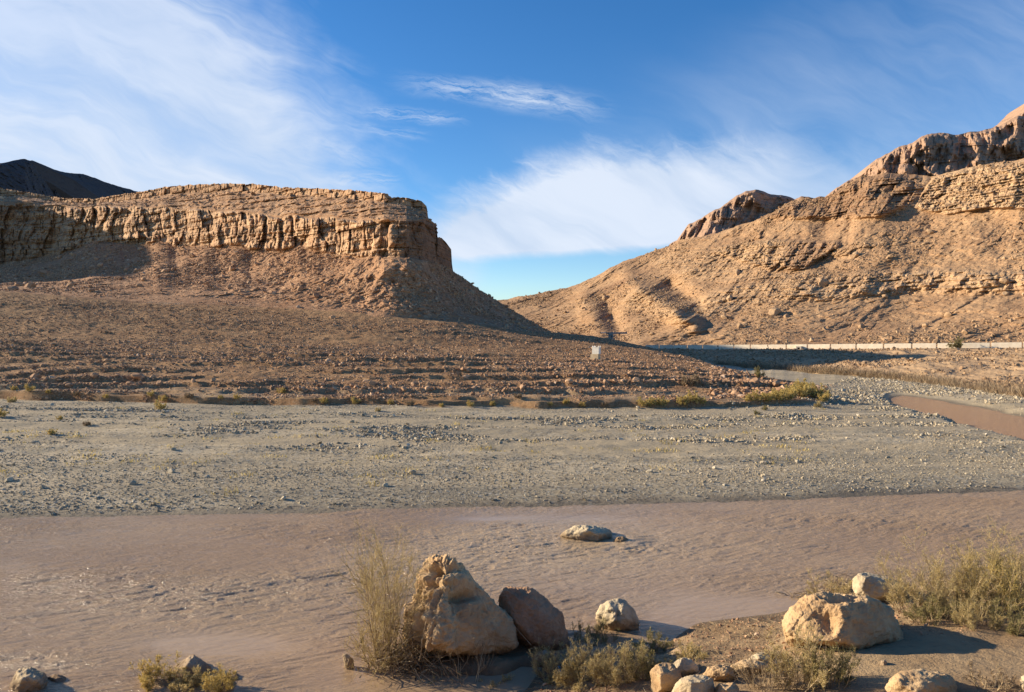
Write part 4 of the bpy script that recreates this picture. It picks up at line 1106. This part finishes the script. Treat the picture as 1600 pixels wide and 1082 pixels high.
boulder('boulder', [(536, 1024), (541, 1022), (548, 1026), (553, 1031), (549, 1036), (541, 1034)], 15.75, [(545, 1029, -.08)], M_B3, 'little white stone in the water left of the feathery shrub', .15, 3, .8, sink=.2, cat='rock')
boulder('boulder', [(1376, 1034), (1379, 1031), (1384, 1032), (1387, 1036), (1384, 1039), (1377, 1038)], -1038, [(1381, 1035, -.05)], M_B4, 'tiny dark stone on the bank between the two right boulders', .1, 3, .8, sink=.05, cat='rock')

# ------------------------------------------------------------------ plants
M_TWIG = m_leaf('twig', [(0.22, 0.15, 0.09), (0.36, 0.27, 0.16), (0.50, 0.40, 0.26)], .05)
M_GREEN = m_leaf('olive_foliage', [(0.24, 0.175, 0.07), (0.46, 0.355, 0.15), (0.64, 0.51, 0.25), (0.75, 0.63, 0.37)], .35)
M_YEL = m_leaf('ochre_foliage', [(0.28, 0.20, 0.065), (0.48, 0.36, 0.12), (0.70, 0.54, 0.20), (0.80, 0.63, 0.28)], .25)
M_DRY = m_leaf('dry_foliage', [(0.20, 0.14, 0.09), (0.33, 0.24, 0.15), (0.46, 0.35, 0.22)], .15)
M_DKG = m_leaf('dark_foliage', [(0.13, 0.115, 0.045), (0.28, 0.24, 0.10), (0.46, 0.38, 0.19)], .25)


def nz(v): return v / (np.linalg.norm(v, axis=-1, keepdims=True) + 1e-9)


def grow(r, start, dirs, L, seg, jit, bend):
    """polylines: (n,seg+1,3)"""
    n = len(start); P = [start]; d = nz(dirs); st = (L / seg)[:, None]
    for i in range(seg):
        d = nz(d + r.normal(0, jit, (n, 3)) + bend); P.append(P[-1] + d * st)
    return np.stack(P, 1)


def tubes(Pl, r0, r1):
    """3-sided tubes along polylines; r0,r1 (n,) radii"""
    n, m, _ = Pl.shape
    t = nz(np.gradient(Pl, axis=1)); up = np.array([.31, .17, .93]); a = nz(np.cross(t, up)); b = np.cross(t, a)
    rr = r0[:, None] + (r1 - r0)[:, None] * np.linspace(0, 1, m)[None]
    ring = []
    for k in range(3):
        an = 2 * np.pi * k / 3; ring.append(Pl + (a * math.cos(an) + b * math.sin(an)) * rr[..., None])
    V = np.stack(ring, 2).reshape(-1, 3)     # n,m,3
    idx = np.arange(n * m * 3).reshape(n, m, 3)
    fs = []
    for k in range(3):
        k2 = (k + 1) % 3
        fs.append(np.stack([idx[:, :-1, k], idx[:, :-1, k2], idx[:, 1:, k2], idx[:, 1:, k]], -1).reshape(-1, 4))
    return V, np.concatenate(fs)


def blades(r, C, d, L, W):
    n = len(C); side = nz(np.cross(d, r.normal(size=(n, 3)))) * W[:, None]
    mid = C + d * (L * .45)[:, None]; tip = C + d * L[:, None] + r.normal(0, .08, (n, 3)) * L[:, None]
    V = np.stack([C, mid + side, tip, mid - side], 1).reshape(-1, 3); F_ = np.arange(n * 4).reshape(n, 4)
    return V, F_


def plant_arrays(r, H, spread, nstem, nb, nt, twigs=True, leaf=(.035, .007), nleaf=4, lean=(0, 0), base_r=.06, up=.10, jit=.14, thick=.008, hvar=.3):
    az = r.uniform(0, 2 * np.pi, nstem); tl = np.abs(r.normal(0, spread, nstem))
    dirs = np.stack([np.cos(az) * tl + lean[0], np.sin(az) * tl + lean[1], np.ones(nstem)], -1)
    st = np.stack([np.cos(az), np.sin(az), 0 * az], -1) * (base_r * np.sqrt(r.rand(nstem)))[:, None]; st[:, 2] = -.05
    L = H * np.clip(1 + hvar * r.normal(size=nstem), .35, 1.4) / np.sqrt(1 + .4 * tl ** 2)
    S = grow(r, st, dirs, L, 7, jit * .7, np.array([0, 0, up * .3]))
    def kids(Pp, n, frac, ang, lf, seg, jt, Lp, lo=.2):
        i = r.randint(0, len(Pp), n); u = lo + (1 - lo) * r.rand(n); m = Pp.shape[1] - 1; k = np.minimum((u * m).astype(int), m - 1); w = (u * m - k)[:, None]
        p = Pp[i, k] * (1 - w) + Pp[i, k + 1] * w; t = nz(Pp[i, k + 1] - Pp[i, k])
        d = nz(t + nz(r.normal(size=(n, 3))) * ang); l = Lp[i] * lf * r.uniform(.5, 1.3, n) * (1.15 - .6 * u)
        return grow(r, p, d, l, seg, jt, np.array([0, 0, up])), l
    Bb, lb = kids(S, nb, .5, .75, .42, 4, jit, L, .15)
    Tt, lt = kids(Bb, nt, .5, .8, .55, 3, jit * 1.2, lb, .1)
    sets = []
    V1, F1 = tubes(S, np.full(len(S), thick), np.full(len(S), thick * .3)); V2, F2 = tubes(Bb, np.full(len(Bb), thick * .45), np.full(len(Bb), thick * .2))
    stemV = np.concatenate([V1, V2]); stemF = np.concatenate([F1, F2 + len(V1)])
    stint = np.concatenate([np.repeat(r.rand(len(S)), 8 * 3), np.repeat(r.rand(len(Bb)), 5 * 3)])
    V3, F3 = tubes(Tt, np.full(len(Tt), thick * .28), np.full(len(Tt), thick * .14))
    nl = int(nt * nleaf)
    i = r.randint(0, len(Tt), nl); k = r.randint(0, 3, nl); w = r.rand(nl, 1)
    C = Tt[i, k] * (1 - w) + Tt[i, k + 1] * w; t = nz(Tt[i, k + 1] - Tt[i, k]); d = nz(t + .75 * nz(r.normal(size=(nl, 3))))
    V4, F4 = blades(r, C, d, leaf[0] * r.uniform(.6, 1.5, nl), leaf[1] * r.uniform(.6, 1.3, nl))
    folV = np.concatenate([V3, V4]); folF = np.concatenate([F3, F4 + len(V3)])
    ftint = np.concatenate([np.repeat(np.clip(r.normal(.5, .2, len(Tt)), 0, 1), 12), np.repeat(np.clip(r.normal(.5, .22, nl), 0, 1), 4)])
    return (stemV, stemF, stint), (folV, folF, ftint)


def shrub(name, label, loc, seed, mat, group=None, cat='shrub', **kw):
    r = np.random.RandomState(seed)
    (sv, sf, st), (fv, ff, ft) = plant_arrays(r, **kw)
    e = empty(name, loc); tag(e, label, cat, group)
    a = link_mesh('stems', sv, sf, M_TWIG, True, attrs=dict(tint=st)); a.parent = e
    b = link_mesh('foliage', fv, ff, mat, True, attrs=dict(tint=ft)); b.parent = e
    return e


def gpt(px, py, g='ground', dz=0.0):
    p = locate(g, px, py); p[2] += dz; return tuple(p)


# feathery shrub left of the tall boulder
shrub('shrub', 'tall feathery yellow-green shrub left of the tall tan boulder', gpt(603, 1056), 1, M_GREEN, H=2.15, spread=.27, nstem=26, nb=260, nt=2300, leaf=(.045, .0024), nleaf=3, lean=(-.05, .02), base_r=.2, thick=.009, jit=.12)
shrub('shrub', 'shorter feathery shrub spreading left over the driftwood', gpt(604, 1060), 2, M_GREEN, H=1.1, spread=.6, nstem=16, nb=140, nt=1100, leaf=(.045, .0026), nleaf=3, lean=(-.25, 0), base_r=.2, thick=.008)
# right thicket
for i, (px_, py_, H_, seed, mt, lab, nst, nt_) in enumerate([
        (1300, 936, .85, 11, M_GREEN, 'thin yellow-green shrub at the water edge left of the rounded boulder', 14, 1300),
        (1430, 955, 1.25, 12, M_GREEN, 'olive shrub beside the rounded boulder, left end of the thicket', 30, 4200),
        (1490, 952, 1.7, 13, M_GREEN, 'tall airy yellow-green shrub in the left half of the thicket', 36, 5500),
        (1550, 955, 1.75, 14, M_YEL, 'straw-coloured bushy shrub in the middle of the thicket', 36, 5500),
        (1605, 955, 1.95, 15, M_GREEN, 'tallest olive shrub of the thicket at the right edge of the frame', 36, 5500),
        (1465, 972, .62, 16, M_DKG, 'low dark green bush at the foot of the thicket by the boulder shadow', 26, 3200),
        (1530, 978, .60, 17, M_GREEN, 'low tangled bush with bare stalks at the front of the thicket', 26, 3000),
        (1590, 985, .62, 18, M_DKG, 'low dark bush at the foot of the thicket by the right edge', 26, 3000)]):
    shrub('shrub', lab, gpt(px_, py_), seed, mt, H=H_ * .66, spread=.75, nstem=nst, nb=int(nt_ / 10), nt=int(nt_ * .5), leaf=(.055, .0026), nleaf=4, base_r=.38, thick=.009)
# middle bottom shrubs
for px_, py_, H_, seed, mt, lab, nt_, sp in [
        (730, 1066, .98, 21, M_DRY, 'bare branching plant in front of the tall tan boulder', 260, .35),
        (775, 1075, .42, 22, M_GREEN, 'small green plant right of the bare plant, in front of the tall boulder', 1100, .5),
        (690, 1080, .45, 23, M_GREEN, 'small green plant left of the bare plant at the bottom edge', 1100, .55),
        (868, 1062, .70, 24, M_GREEN, 'green shrub with upright twigs below the red-brown boulder', 2600, .55),
        (915, 1066, .80, 25, M_GREEN, 'large olive shrub in the middle of the bottom row', 4600, .55),
        (962, 1068, .72, 26, M_GREEN, 'olive shrub with a leaning grey branch, right part of the bottom row', 4000, .6),
        (1002, 1056, .62, 27, M_DKG, 'dark green shrub next to the rounded yellowish boulder', 3200, .55),
        (925, 1014, .6, 28, M_DKG, 'dark shrub in shade just right of the red-brown boulder', 2600, .5),
        (1022, 1015, .36, 29, M_DKG, 'low dark bush in shade at the water edge beyond the bottom shrubs', 1800, .9),
        (1085, 1030, .26, 30, M_GREEN, 'low bright green cushion bush behind the angular pale boulder', 2400, 1.1),
        (1250, 1070, .85, 31, M_GREEN, 'near right shrub in front of the broad boulder, left half', 3800, .6),
        (1300, 1062, .62, 32, M_DKG, 'near right darker shrub in front of the broad boulder, right half', 2800, .6),
        (1205, 1075, .60, 33, M_DRY, 'dry brown shrub between the ochre boulder and the near right shrub', 1800, .6),
        (1560, 1075, .28, 34, M_DRY, 'patchy dry bush on the bank at the lower right corner', 1500, 1.2)]:
    shrub('shrub', lab, gpt(px_, py_), seed, mt, H=H_ * (.72 if H_ > .4 and nt_ > 900 else 1.0), spread=sp * 1.35, nstem=16 if nt_ < 1500 else 28, nb=max(50, int(nt_ / 10)), nt=int(nt_ * .5), leaf=(.045, .0036), nleaf=4 if mt != M_DRY else 2, base_r=min(.32, .1 + .5 * H_), thick=.0085)
for px_, py_, H_, seed, mt, lab, sp in [
        (240, 1068, .38, 41, M_YEL, 'bushy green-brown plant left of the pyramid-shaped boulder', .9),
        (288, 1080, .32, 42, M_GREEN, 'leafy plant in front of the pyramid-shaped boulder', 1.0),
        (335, 1076, .30, 43, M_YEL, 'pale grassy clump right of the pyramid-shaped boulder', 1.0),
        (418, 1084, .22, 44, M_YEL, 'small plant at the bottom edge right of the lower left plants', .8),
        (625, 1082, .22, 45, M_GREEN, 'low green plant at the bottom edge below the driftwood', .9)]:
    shrub('shrub', lab, gpt(px_, py_), seed, mt, H=H_, spread=sp, nstem=30, nb=200, nt=1200, leaf=(.045, .005), nleaf=4, base_r=.22, thick=.006)


# driftwood tangle under the boulder
def stick_pile(name, label, centre, n, R_, Hh, lmin, lmax, rad, seed, cat='driftwood', flat=.5):
    r = np.random.RandomState(seed)
    c = r.normal(0, 1, (n, 3)) * np.array([R_[0], R_[1], 0]) * .5; c[:, 2] = np.abs(r.normal(0, Hh, n)) * np.exp(-(c[:, 0] / R_[0]) ** 2)
    d = nz(r.normal(size=(n, 3)) * np.array([1, 1, flat])); L = r.uniform(lmin, lmax, n)
    S = grow(r, c - d * L[:, None] * .5, d, L, 4, .12, np.array([0, 0, 0]))
    S[..., 2] = np.maximum(S[..., 2], -.02)
    V, F_ = tubes(S, rad * r.uniform(.5, 1.6, n), rad * .4 * np.ones(n))
    o = link_mesh(name, V, F_, M_TWIG, True, attrs=dict(tint=np.repeat(r.rand(n) ** 1.5, 15)))
    o.location = centre; tag(o, label, cat, None, None); return o


stick_pile('driftwood_pile', 'tangled driftwood and roots caught at the left foot of the tall tan boulder', gpt(645, 1045), 420, (.75, .45), .42, .2, .9, .011, 5)
stick_pile('driftwood_pile', 'small raft of driftwood twigs in the water beside the white stone', gpt(560, 1046), 150, (.32, .18), .12, .1, .45, .012, 6)
stick_pile('driftwood_pile', 'twigs stranded at the water edge left of the broad right boulder', gpt(1262, 940), 90, (.45, .3), .08, .2, .8, .010, 7)
stick_pile('driftwood_pile', 'dry twigs gathered behind the broad boulder beside the rounded boulder', gpt(1315, 926), 160, (.6, .3), .18, .2, .7, .009, 8)


def branch(px0, py0, px1, py1, D, rad, label, seed, sag=.1):
    r = np.random.RandomState(seed)
    a = ray_pt(px0, py0, D); b = ray_pt(px1, py1, D - .1)
    t_ = np.linspace(0, 1, 9)[:, None]; P = a * (1 - t_) + b * t_; P = P + np.array([0, 0, 1]) * sag * np.sin(t_ * np.pi) + r.normal(0, .008, (9, 3))
    V, F_ = tubes(P[None], np.array([rad]), np.array([rad * .3]))
    o = link_mesh('branch', V, F_, M_TWIG, True, attrs=dict(tint=np.full(len(V), .95)), origin=a)
    tag(o, label, 'branch')


branch(640, 1030, 600, 955, 16.0, .014, 'bare pale branch standing in the driftwood left of the tall boulder', 1)
branch(655, 1032, 668, 960, 15.4, .016, 'pale forked stick leaning on the lit face of the tall boulder', 2, .02)
branch(880, 1060, 905, 985, 15.9, .014, 'grey forked twig rising from the bottom shrubs below the red-brown boulder', 3, .05)
branch(900, 1035, 960, 1052, 15.5, .014, 'leaning grey branch lying across the bottom shrubs', 4, .08)
branch(830, 1010, 770, 945, 16.3, .006, 'thin bare twig leaning between the two big boulders', 5, .05)
branch(1215, 1082, 1160, 1018, 15.0, .008, 'bent straw stalk arching over the whitish flat boulder', 6, .15)
branch(1238, 1082, 1200, 1046, 14.9, .009, 'short bent straw stalk below the whitish flat boulder', 7, .12)
branch(1212, 925, 1250, 936, 20.3, .02, 'weathered pale stick lying at the water edge left of the broad boulder', 8, .0)
branch(690, 1082, 655, 1052, 14.9, .008, 'dry leaning twig at the bottom edge in front of the driftwood', 9, .03)

# clod with twigs + litter + dark bird-like scrap
def bit(name, label, cat, pts, faces, mat, loc):
    o = link_mesh(name, np.array(pts, float), [np.array(faces)], mat, False); o.location = loc; tag(o, label, cat)


M_BLUE = m_plain('blue_plastic', (0.10, 0.38, 0.62), (0.16, 0.48, 0.70), 9, .4)
M_BLACK = m_plain('black_plastic', (0.015, 0.014, 0.014), (0.03, 0.028, 0.027), 9, .5)


def scrap(label, p, w, h, mat, seed):
    r = np.random.RandomState(seed); n = 5; u, v = np.meshgrid(np.linspace(-.5, .5, n), np.linspace(0, 1, n + 2))
    P = np.stack([u * w * (1 - .4 * v), r.normal(0, w * .18, u.shape), v * h + r.normal(0, h * .04, u.shape)], -1)
    Pb = P + np.array([0, .006, 0]); R_, C_ = u.shape
    gf = grid_faces(R_, C_); V = np.concatenate([P.reshape(-1, 3), Pb.reshape(-1, 3)]); F_ = np.concatenate([gf, gf[:, ::-1] + R_ * C_])
    o = link_mesh('litter', V, F_, mat, False); o.location = p; tag(o, label, 'litter')


scrap('small scrap of blue plastic caught in the bottom shrubs', tuple(ray_pt(874, 1050, 15.3)), .06, .11, M_BLUE, 3)
scrap('small black scrap caught in the twigs at the left of the feathery shrub', tuple(ray_pt(566, 1006, 15.9)), .08, .14, M_BLACK, 4)

rr = np.random.RandomState(9); n_ = 3200
C_ = sample('ground', n_, lambda G: (G['T'] > 1.7) * (G['T'] < 3.0) * (G['P'][..., 2] > .04) * np.clip(.2 + 2 * fbm(G['P'][..., 0] * .8, G['P'][..., 1] * .9, 3, 3), .05, 3), (830, 1700))
S_ = grow(rr, C_ + np.array([0, 0, .01]), nz(rr.normal(size=(n_, 3)) * np.array([1, 1, .12])), rr.uniform(.06, .35, n_), 3, .12, np.array([0, 0, 0]))
V_, F__ = tubes(S_, np.full(n_, .005), np.full(n_, .002))
tag(link_mesh('dry_litter', V_, F__, M_TWIG, True, attrs=dict(tint=np.repeat(rr.rand(n_), 12))), 'dry straw and twig litter strewn over the near right bank', 'litter', None, 'stuff')

# ---- terrace edge and gravel plants: a few prototypes copied
PROT = []
for k, (mt, H_, sp) in enumerate([(M_YEL, .55, 1.0), (M_GREEN, .6, .9), (M_YEL, .7, .8), (M_DRY, .6, .9), (M_DKG, .8, .7)]):
    r = np.random.RandomState(60 + k)
    PROT.append((plant_arrays(r, H=H_, spread=sp, nstem=26, nb=160, nt=900, leaf=(.10, .016), nleaf=4, base_r=.3, thick=.014), mt))
PM_ = []
for (s_, f_), mt in PROT:
    a = link_mesh('stems', s_[0], s_[1], M_TWIG, True, attrs=dict(tint=s_[2])); b = link_mesh('foliage', f_[0], f_[1], mt, True, attrs=dict(tint=f_[2]))
    PM_.append((a.data, b.data)); bpy.data.objects.remove(a); bpy.data.objects.remove(b)


def far_bush(px, py, wpx, k, label, group=None, g='ground', name='bush', hs=1.0):
    p = locate(g, px, py); s = (wpx / F * p[1]) / 1.1
    e = empty(name, tuple(p)); e.scale = (s, s, s * hs); e.rotation_euler = (0, 0, rng.uniform(0, 6.28)); tag(e, label, 'bush', group)
    for nm, md in zip(('stems', 'foliage'), PM_[k]):
        c = bpy.data.objects.new(nm, md); COL.objects.link(c); c.parent = e
    return e


far_bush(250, 641, 16, 2, 'ochre bush standing alone on the gravel bar, left of centre')
far_bush(0, 652, 14, 2, 'dark-edged ochre bush on the gravel bar cut by the left edge')
far_bush(18, 629, 12, 1, 'pale grey-green bush on the gravel bar near the left edge')
far_bush(92, 656, 9, 0, 'small golden tuft on the gravel bar below the left terrace end')
far_bush(80, 679, 12, 0, 'low golden tuft on the gravel bar at far left')
far_bush(135, 665, 10, 3, 'low dry tuft on the gravel bar at left')
far_bush(590, 643, 8, 1, 'small green bush on the gravel below the terrace step, left of centre')
far_bush(1183, 648, 8, 4, 'left one of two dark bushes on the gravel below the golden bushes')
far_bush(1195, 641, 8, 4, 'right one of two dark bushes on the gravel below the golden bushes')
far_bush(1278, 636, 12, 1, 'bright green tuft just below the right end of the golden bushes')
far_bush(1187, 590, 13, 4, 'small dark green bush above the orange rock at the terrace end', hs=1.4)
far_bush(1494, 545, 16, 4, 'dark green bush growing at the parapet wall', g='bank', hs=1.2)
far_bush(988, 532, 12, 4, 'dark round bush beside the road bend behind the terrace', g='ground')
edge = [(20, 610), (45, 612), (75, 615), (120, 618), (165, 622), (235, 619), (255, 627), (295, 622), (345, 623), (370, 624), (440, 615), (490, 628), (505, 630), (555, 632), (610, 632), (640, 634), (690, 636), (735, 636), (770, 634), (810, 622), (860, 634), (885, 632), (910, 636), (945, 634)]
for i, (a, b) in enumerate(edge):
    far_bush(a, b, 7 + 6 * rng.rand(), [0, 2, 0, 3][i % 4], 'small ochre bush growing along the eroded terrace edge', 'bushes along the terrace edge')
for i, (a, b, w) in enumerate([(1005, 636, 16), (1020, 634, 18), (1035, 635, 16), (1068, 632, 18), (1082, 630, 20), (1096, 632, 16)]):
    far_bush(a, b, w, [2, 0][i % 2], 'golden bush in the row at the terrace foot right of the white tower', 'golden bushes at the terrace foot')
for i, (a, b, w) in enumerate([(1172, 627, 16), (1186, 627, 18), (1202, 627, 20), (1218, 626, 22), (1234, 624, 24), (1248, 622, 26), (1262, 621, 28), (1276, 624, 26), (1288, 628, 18), (1240, 615, 20), (1256, 613, 22)]):
    far_bush(a, b, w, [0, 2, 2][i % 3], 'golden bush in the dense clump at the river end of the terrace', 'golden bushes at the river end of the terrace')
far_bush(1078, 603, 26, 3, 'hazy grey-brown leafless bush on the terrace below the track', hs=1.0)


# dry brush along the bank foot (uncountable)
def brush(name, label, g, pts, n, H_, mat, seed):
    r = np.random.RandomState(seed); pts = np.array(pts, float)
    u = np.sort(r.uniform(pts[0, 0], pts[-1, 0], n)); yy = np.interp(u, pts[:, 0], pts[:, 1]) + r.normal(0, 1, n) * np.interp(u, pts[:, 0], pts[:, 2])
    C = np.array([locate(g, a, b) for a, b in zip(u, yy)])
    k = 26; C2 = np.repeat(C, k, 0) + r.normal(0, .35, (n * k, 3)) * np.array([1, 1, 0]); m = len(C2)
    d = nz(np.stack([r.normal(0, .45, m), r.normal(0, .45, m), np.ones(m)], -1)); L = H_ * r.uniform(.4, 1.25, m) * np.repeat(r.uniform(.5, 1.2, n), k)
    V, F_ = blades(r, C2 - np.array([0, 0, .05]), d, L, .022 * np.ones(m))
    o = link_mesh(name, V, F_, mat, True, attrs=dict(tint=np.repeat(r.rand(m), 4))); tag(o, label, 'dry brush', None, 'stuff')


brush('dry_brush', 'pale dry brush along the foot of the embankment', 'bank', [(1292, 585, 2.0), (1330, 586, 2.5), (1400, 592, 2.5), (1450, 600, 3), (1520, 608, 4), (1600, 618, 5), (1650, 624, 5)], 420, 1.1, M_DRY, 3)
brush('dry_brush', 'dark brush in the shade at the foot of the embankment', 'bank', [(1118, 570, 1.5), (1200, 576, 2), (1300, 584, 2)], 240, 1.2, M_DRY, 4)
brush('dry_brush', 'sparse dry tufts scattered over the gravel bar', 'ground', [(0, 700, 35), (800, 690, 30), (1300, 690, 30)], 120, .22, M_YEL, 5)

# ------------------------------------------------------------------ man-made things
M_WHITE = m_plain('whitewash', (0.72, 0.66, 0.55), (0.80, 0.75, 0.66), 2.5)
M_PARA = m_plain('parapet_concrete', (0.70, 0.60, 0.46), (0.80, 0.70, 0.55), 1.2)
M_PLINTH = m_plain('tan_masonry', (0.46, 0.35, 0.22), (0.56, 0.44, 0.29), 3)
M_GABION = m_plain('grey_masonry', (0.22, 0.19, 0.17), (0.38, 0.34, 0.31), 2.2)
M_DARKC = m_plain('dark_concrete_and_shade', (0.10, 0.07, 0.05), (0.14, 0.10, 0.07), 2)  # dark posts; in the culverts this colour paints the inner shade


def bmbox(bm, c, s, rz=0, taper=1.0):
    r = bmesh.ops.create_cube(bm, size=1.0)['verts']
    for v in r:
        k = taper if v.co.z > 0 else 1.0
        x, y, z = v.co.x * s[0] * k, v.co.y * s[1] * k, v.co.z * s[2]
        v.co = (c[0] + x * math.cos(rz) - y * math.sin(rz), c[1] + x * math.sin(rz) + y * math.cos(rz), c[2] + z)


def bmobj(name, bm, mat, parent=None, bevel=0.0):
    if bevel: bmesh.ops.bevel(bm, geom=list(bm.edges), offset=bevel, segments=1, affect='EDGES')
    bmesh.ops.recalc_face_normals(bm, faces=bm.faces)
    me = bpy.data.meshes.new(name); bm.to_mesh(me); bm.free(); me.materials.append(mat)
    o = bpy.data.objects.new(name, me); COL.objects.link(o)
    if parent: o.parent = parent
    return o


# white crenellated marker tower
tp = np.array(gpt(931, 561)); k = tp[1] / F       # metres per pixel there
tw = empty('marker_tower', tuple(tp)); tw.rotation_euler = (0, 0, math.radians(-30)); tag(tw, 'small white crenellated marker tower on a tan stone plinth on the terrace', 'tower')
bm = bmesh.new(); bmbox(bm, (-.5 * k, 0, 3.2 * k), (13.5 * k, 9 * k, 9 * k), 0, .93); bmobj('plinth', bm, M_PLINTH, tw, .02)
bm = bmesh.new(); bmbox(bm, (1.0 * k, 0, 12.6 * k), (11.2 * k, 8 * k, 10.0 * k)); bmbox(bm, (1.0 * k, 0, 17.9 * k), (11.9 * k, 8.6 * k, .9 * k)); bmobj('tower_body', bm, M_WHITE, tw)
for sx, sy in ((-1, -1), (0, -1), (1, -1), (-1, 1), (1, 1)):
    bm = bmesh.new(); bmbox(bm, (1.0 * k + sx * 4.9 * k, sy * 3.3 * k, 19.5 * k), (2.3 * k, 2.0 * k, 2.4 * k if sx else 1.7 * k), 0, .15); bmobj('merlon', bm, M_WHITE, tw)

# parapet wall in sections
pxs = [1008, 1030, 1052, 1074, 1098, 1122, 1147, 1173, 1200, 1229, 1262, 1298, 1338, 1381, 1425, 1464, 1500, 1548, 1598, 1652, 1710, 1790, 1900, 2050]
rD, rz = road_line(np.array(pxs, float))
A = np.stack([(np.array(pxs) - 800) / F * rD, rD, rz], -1)
pw = empty('parapet_wall', tuple(A[0])); tag(pw, 'long low whitewashed parapet wall along the road below the right mountain', 'wall')
for i in range(len(pxs) - 1):
    a, b = A[i], A[i + 1]; d = b - a; L = np.linalg.norm(d[:2]); rzz = math.atan2(d[1], d[0]); mcen = (a + b) / 2 - A[0]
    n_ = 1.05
    bm = bmesh.new()
    sx = (L - .30) / 2; pts = []
    for sg, zz in ((-1, a[2]), (1, b[2])):
        for yy in (-.14, .14):
            for hh in (-.35, n_):
                X = sg * sx; pts.append((mcen[0] + X * math.cos(rzz) - yy * math.sin(rzz), mcen[1] + X * math.sin(rzz) + yy * math.cos(rzz), zz - A[0][2] + hh))
    vs = [bm.verts.new(p) for p in pts]
    for f_ in ((0, 1, 3, 2), (4, 6, 7, 5), (0, 4, 5, 1), (2, 3, 7, 6), (1, 5, 7, 3), (0, 2, 6, 4)): bm.faces.new([vs[q] for q in f_])
    bmobj('wall_section', bm, M_PARA, pw, .03)
for i in range(2, len(pxs) - 1, 3):
    bm = bmesh.new(); c = A[i] - A[0]; bmbox(bm, (c[0], c[1], .30), (.30, .34, 1.36)); bmobj('post', bm, M_DARKC if i % 2 else M_PARA, pw)


# culverts in the embankment
def culvert(px, py, w, h, label):
    D_, z_ = road_line(np.array([float(px)])); D_ = D_[0] - 1.6; c = ray_pt(px, py, D_); kk = D_ / F; w *= kk; h *= kk
    e = empty('culvert', (c[0], c[1], c[2] - h / 2)); e.rotation_euler = (0, 0, -.45); tag(e, label, 'culvert')
    t_ = .28
    bm = bmesh.new()
    bmbox(bm, (0, .55, h + t_ / 2 - .02), (w + 2 * t_, 2.2, t_)); bmbox(bm, (-w / 2 - t_ / 2, .55, h / 2 - .3), (t_, 2.2, h + .6)); bmbox(bm, (w / 2 + t_ / 2, .55, h / 2 - .3), (t_, 2.2, h + .6))
    bmobj('headwall', bm, M_PARA, e)
    bm = bmesh.new(); bmbox(bm, (0, 1.0, h / 2), (w, .1, h)); bmobj('opening_shade', bm, M_DARKC, e)  # dark panel painted as the shade inside the culvert mouth
    bm = bmesh.new(); bmbox(bm, (-w / 2 - t_ - .35, -.75, h * .3), (.9, .25, h * .9), .9, .8); bmobj('wing_wall', bm, M_PARA, e)


culvert(1060, 546.5, 5, 5.5, 'culvert with pale headwall under the parapet wall, farthest of the three')
culvert(1122, 546.5, 4, 3.5, 'small square culvert under the parapet wall, middle one of three')
culvert(1248, 546, 4, 6, 'culvert in the embankment beside the shadow, nearest of the three')

# stone retaining wall + white kerb at the bend
def stone_wall():
    e0 = ray_pt(955, 524, 186.0); e = empty('retaining_wall', tuple(e0)); tag(e, 'grey stone retaining wall with a pale kerb at the road bend behind the terrace', 'wall')
    kk = 186 / F
    r = np.random.RandomState(4)
    bm = bmesh.new()
    for i in range(15):
        for j in range(2): bmbox(bm, ((-6 + i * 2.1) * kk, r.normal(0, .05), (2.6 + j * 1.3) * kk), (2.3 * kk, 1.2, 1.35 * kk), r.normal(0, .05))
    bmobj('wall_top', bm, M_GABION, e)
    bm = bmesh.new()
    for i in range(3):
        for j in range(6): bmbox(bm, ((-3.5 + i * 2.2) * kk + r.normal(0, .05), -.2 + r.normal(0, .05), (1.6 - j * 1.9) * kk), (2.4 * kk, 1.6, 2.0 * kk), r.normal(0, .08))
    bmobj('pier', bm, M_GABION, e)
    bm = bmesh.new(); bmbox(bm, (-12 * kk, .3, 3.9 * kk), (8.5 * kk, .5, 1.0 * kk)); bmobj('kerb', bm, M_WHITE, e)


stone_wall()
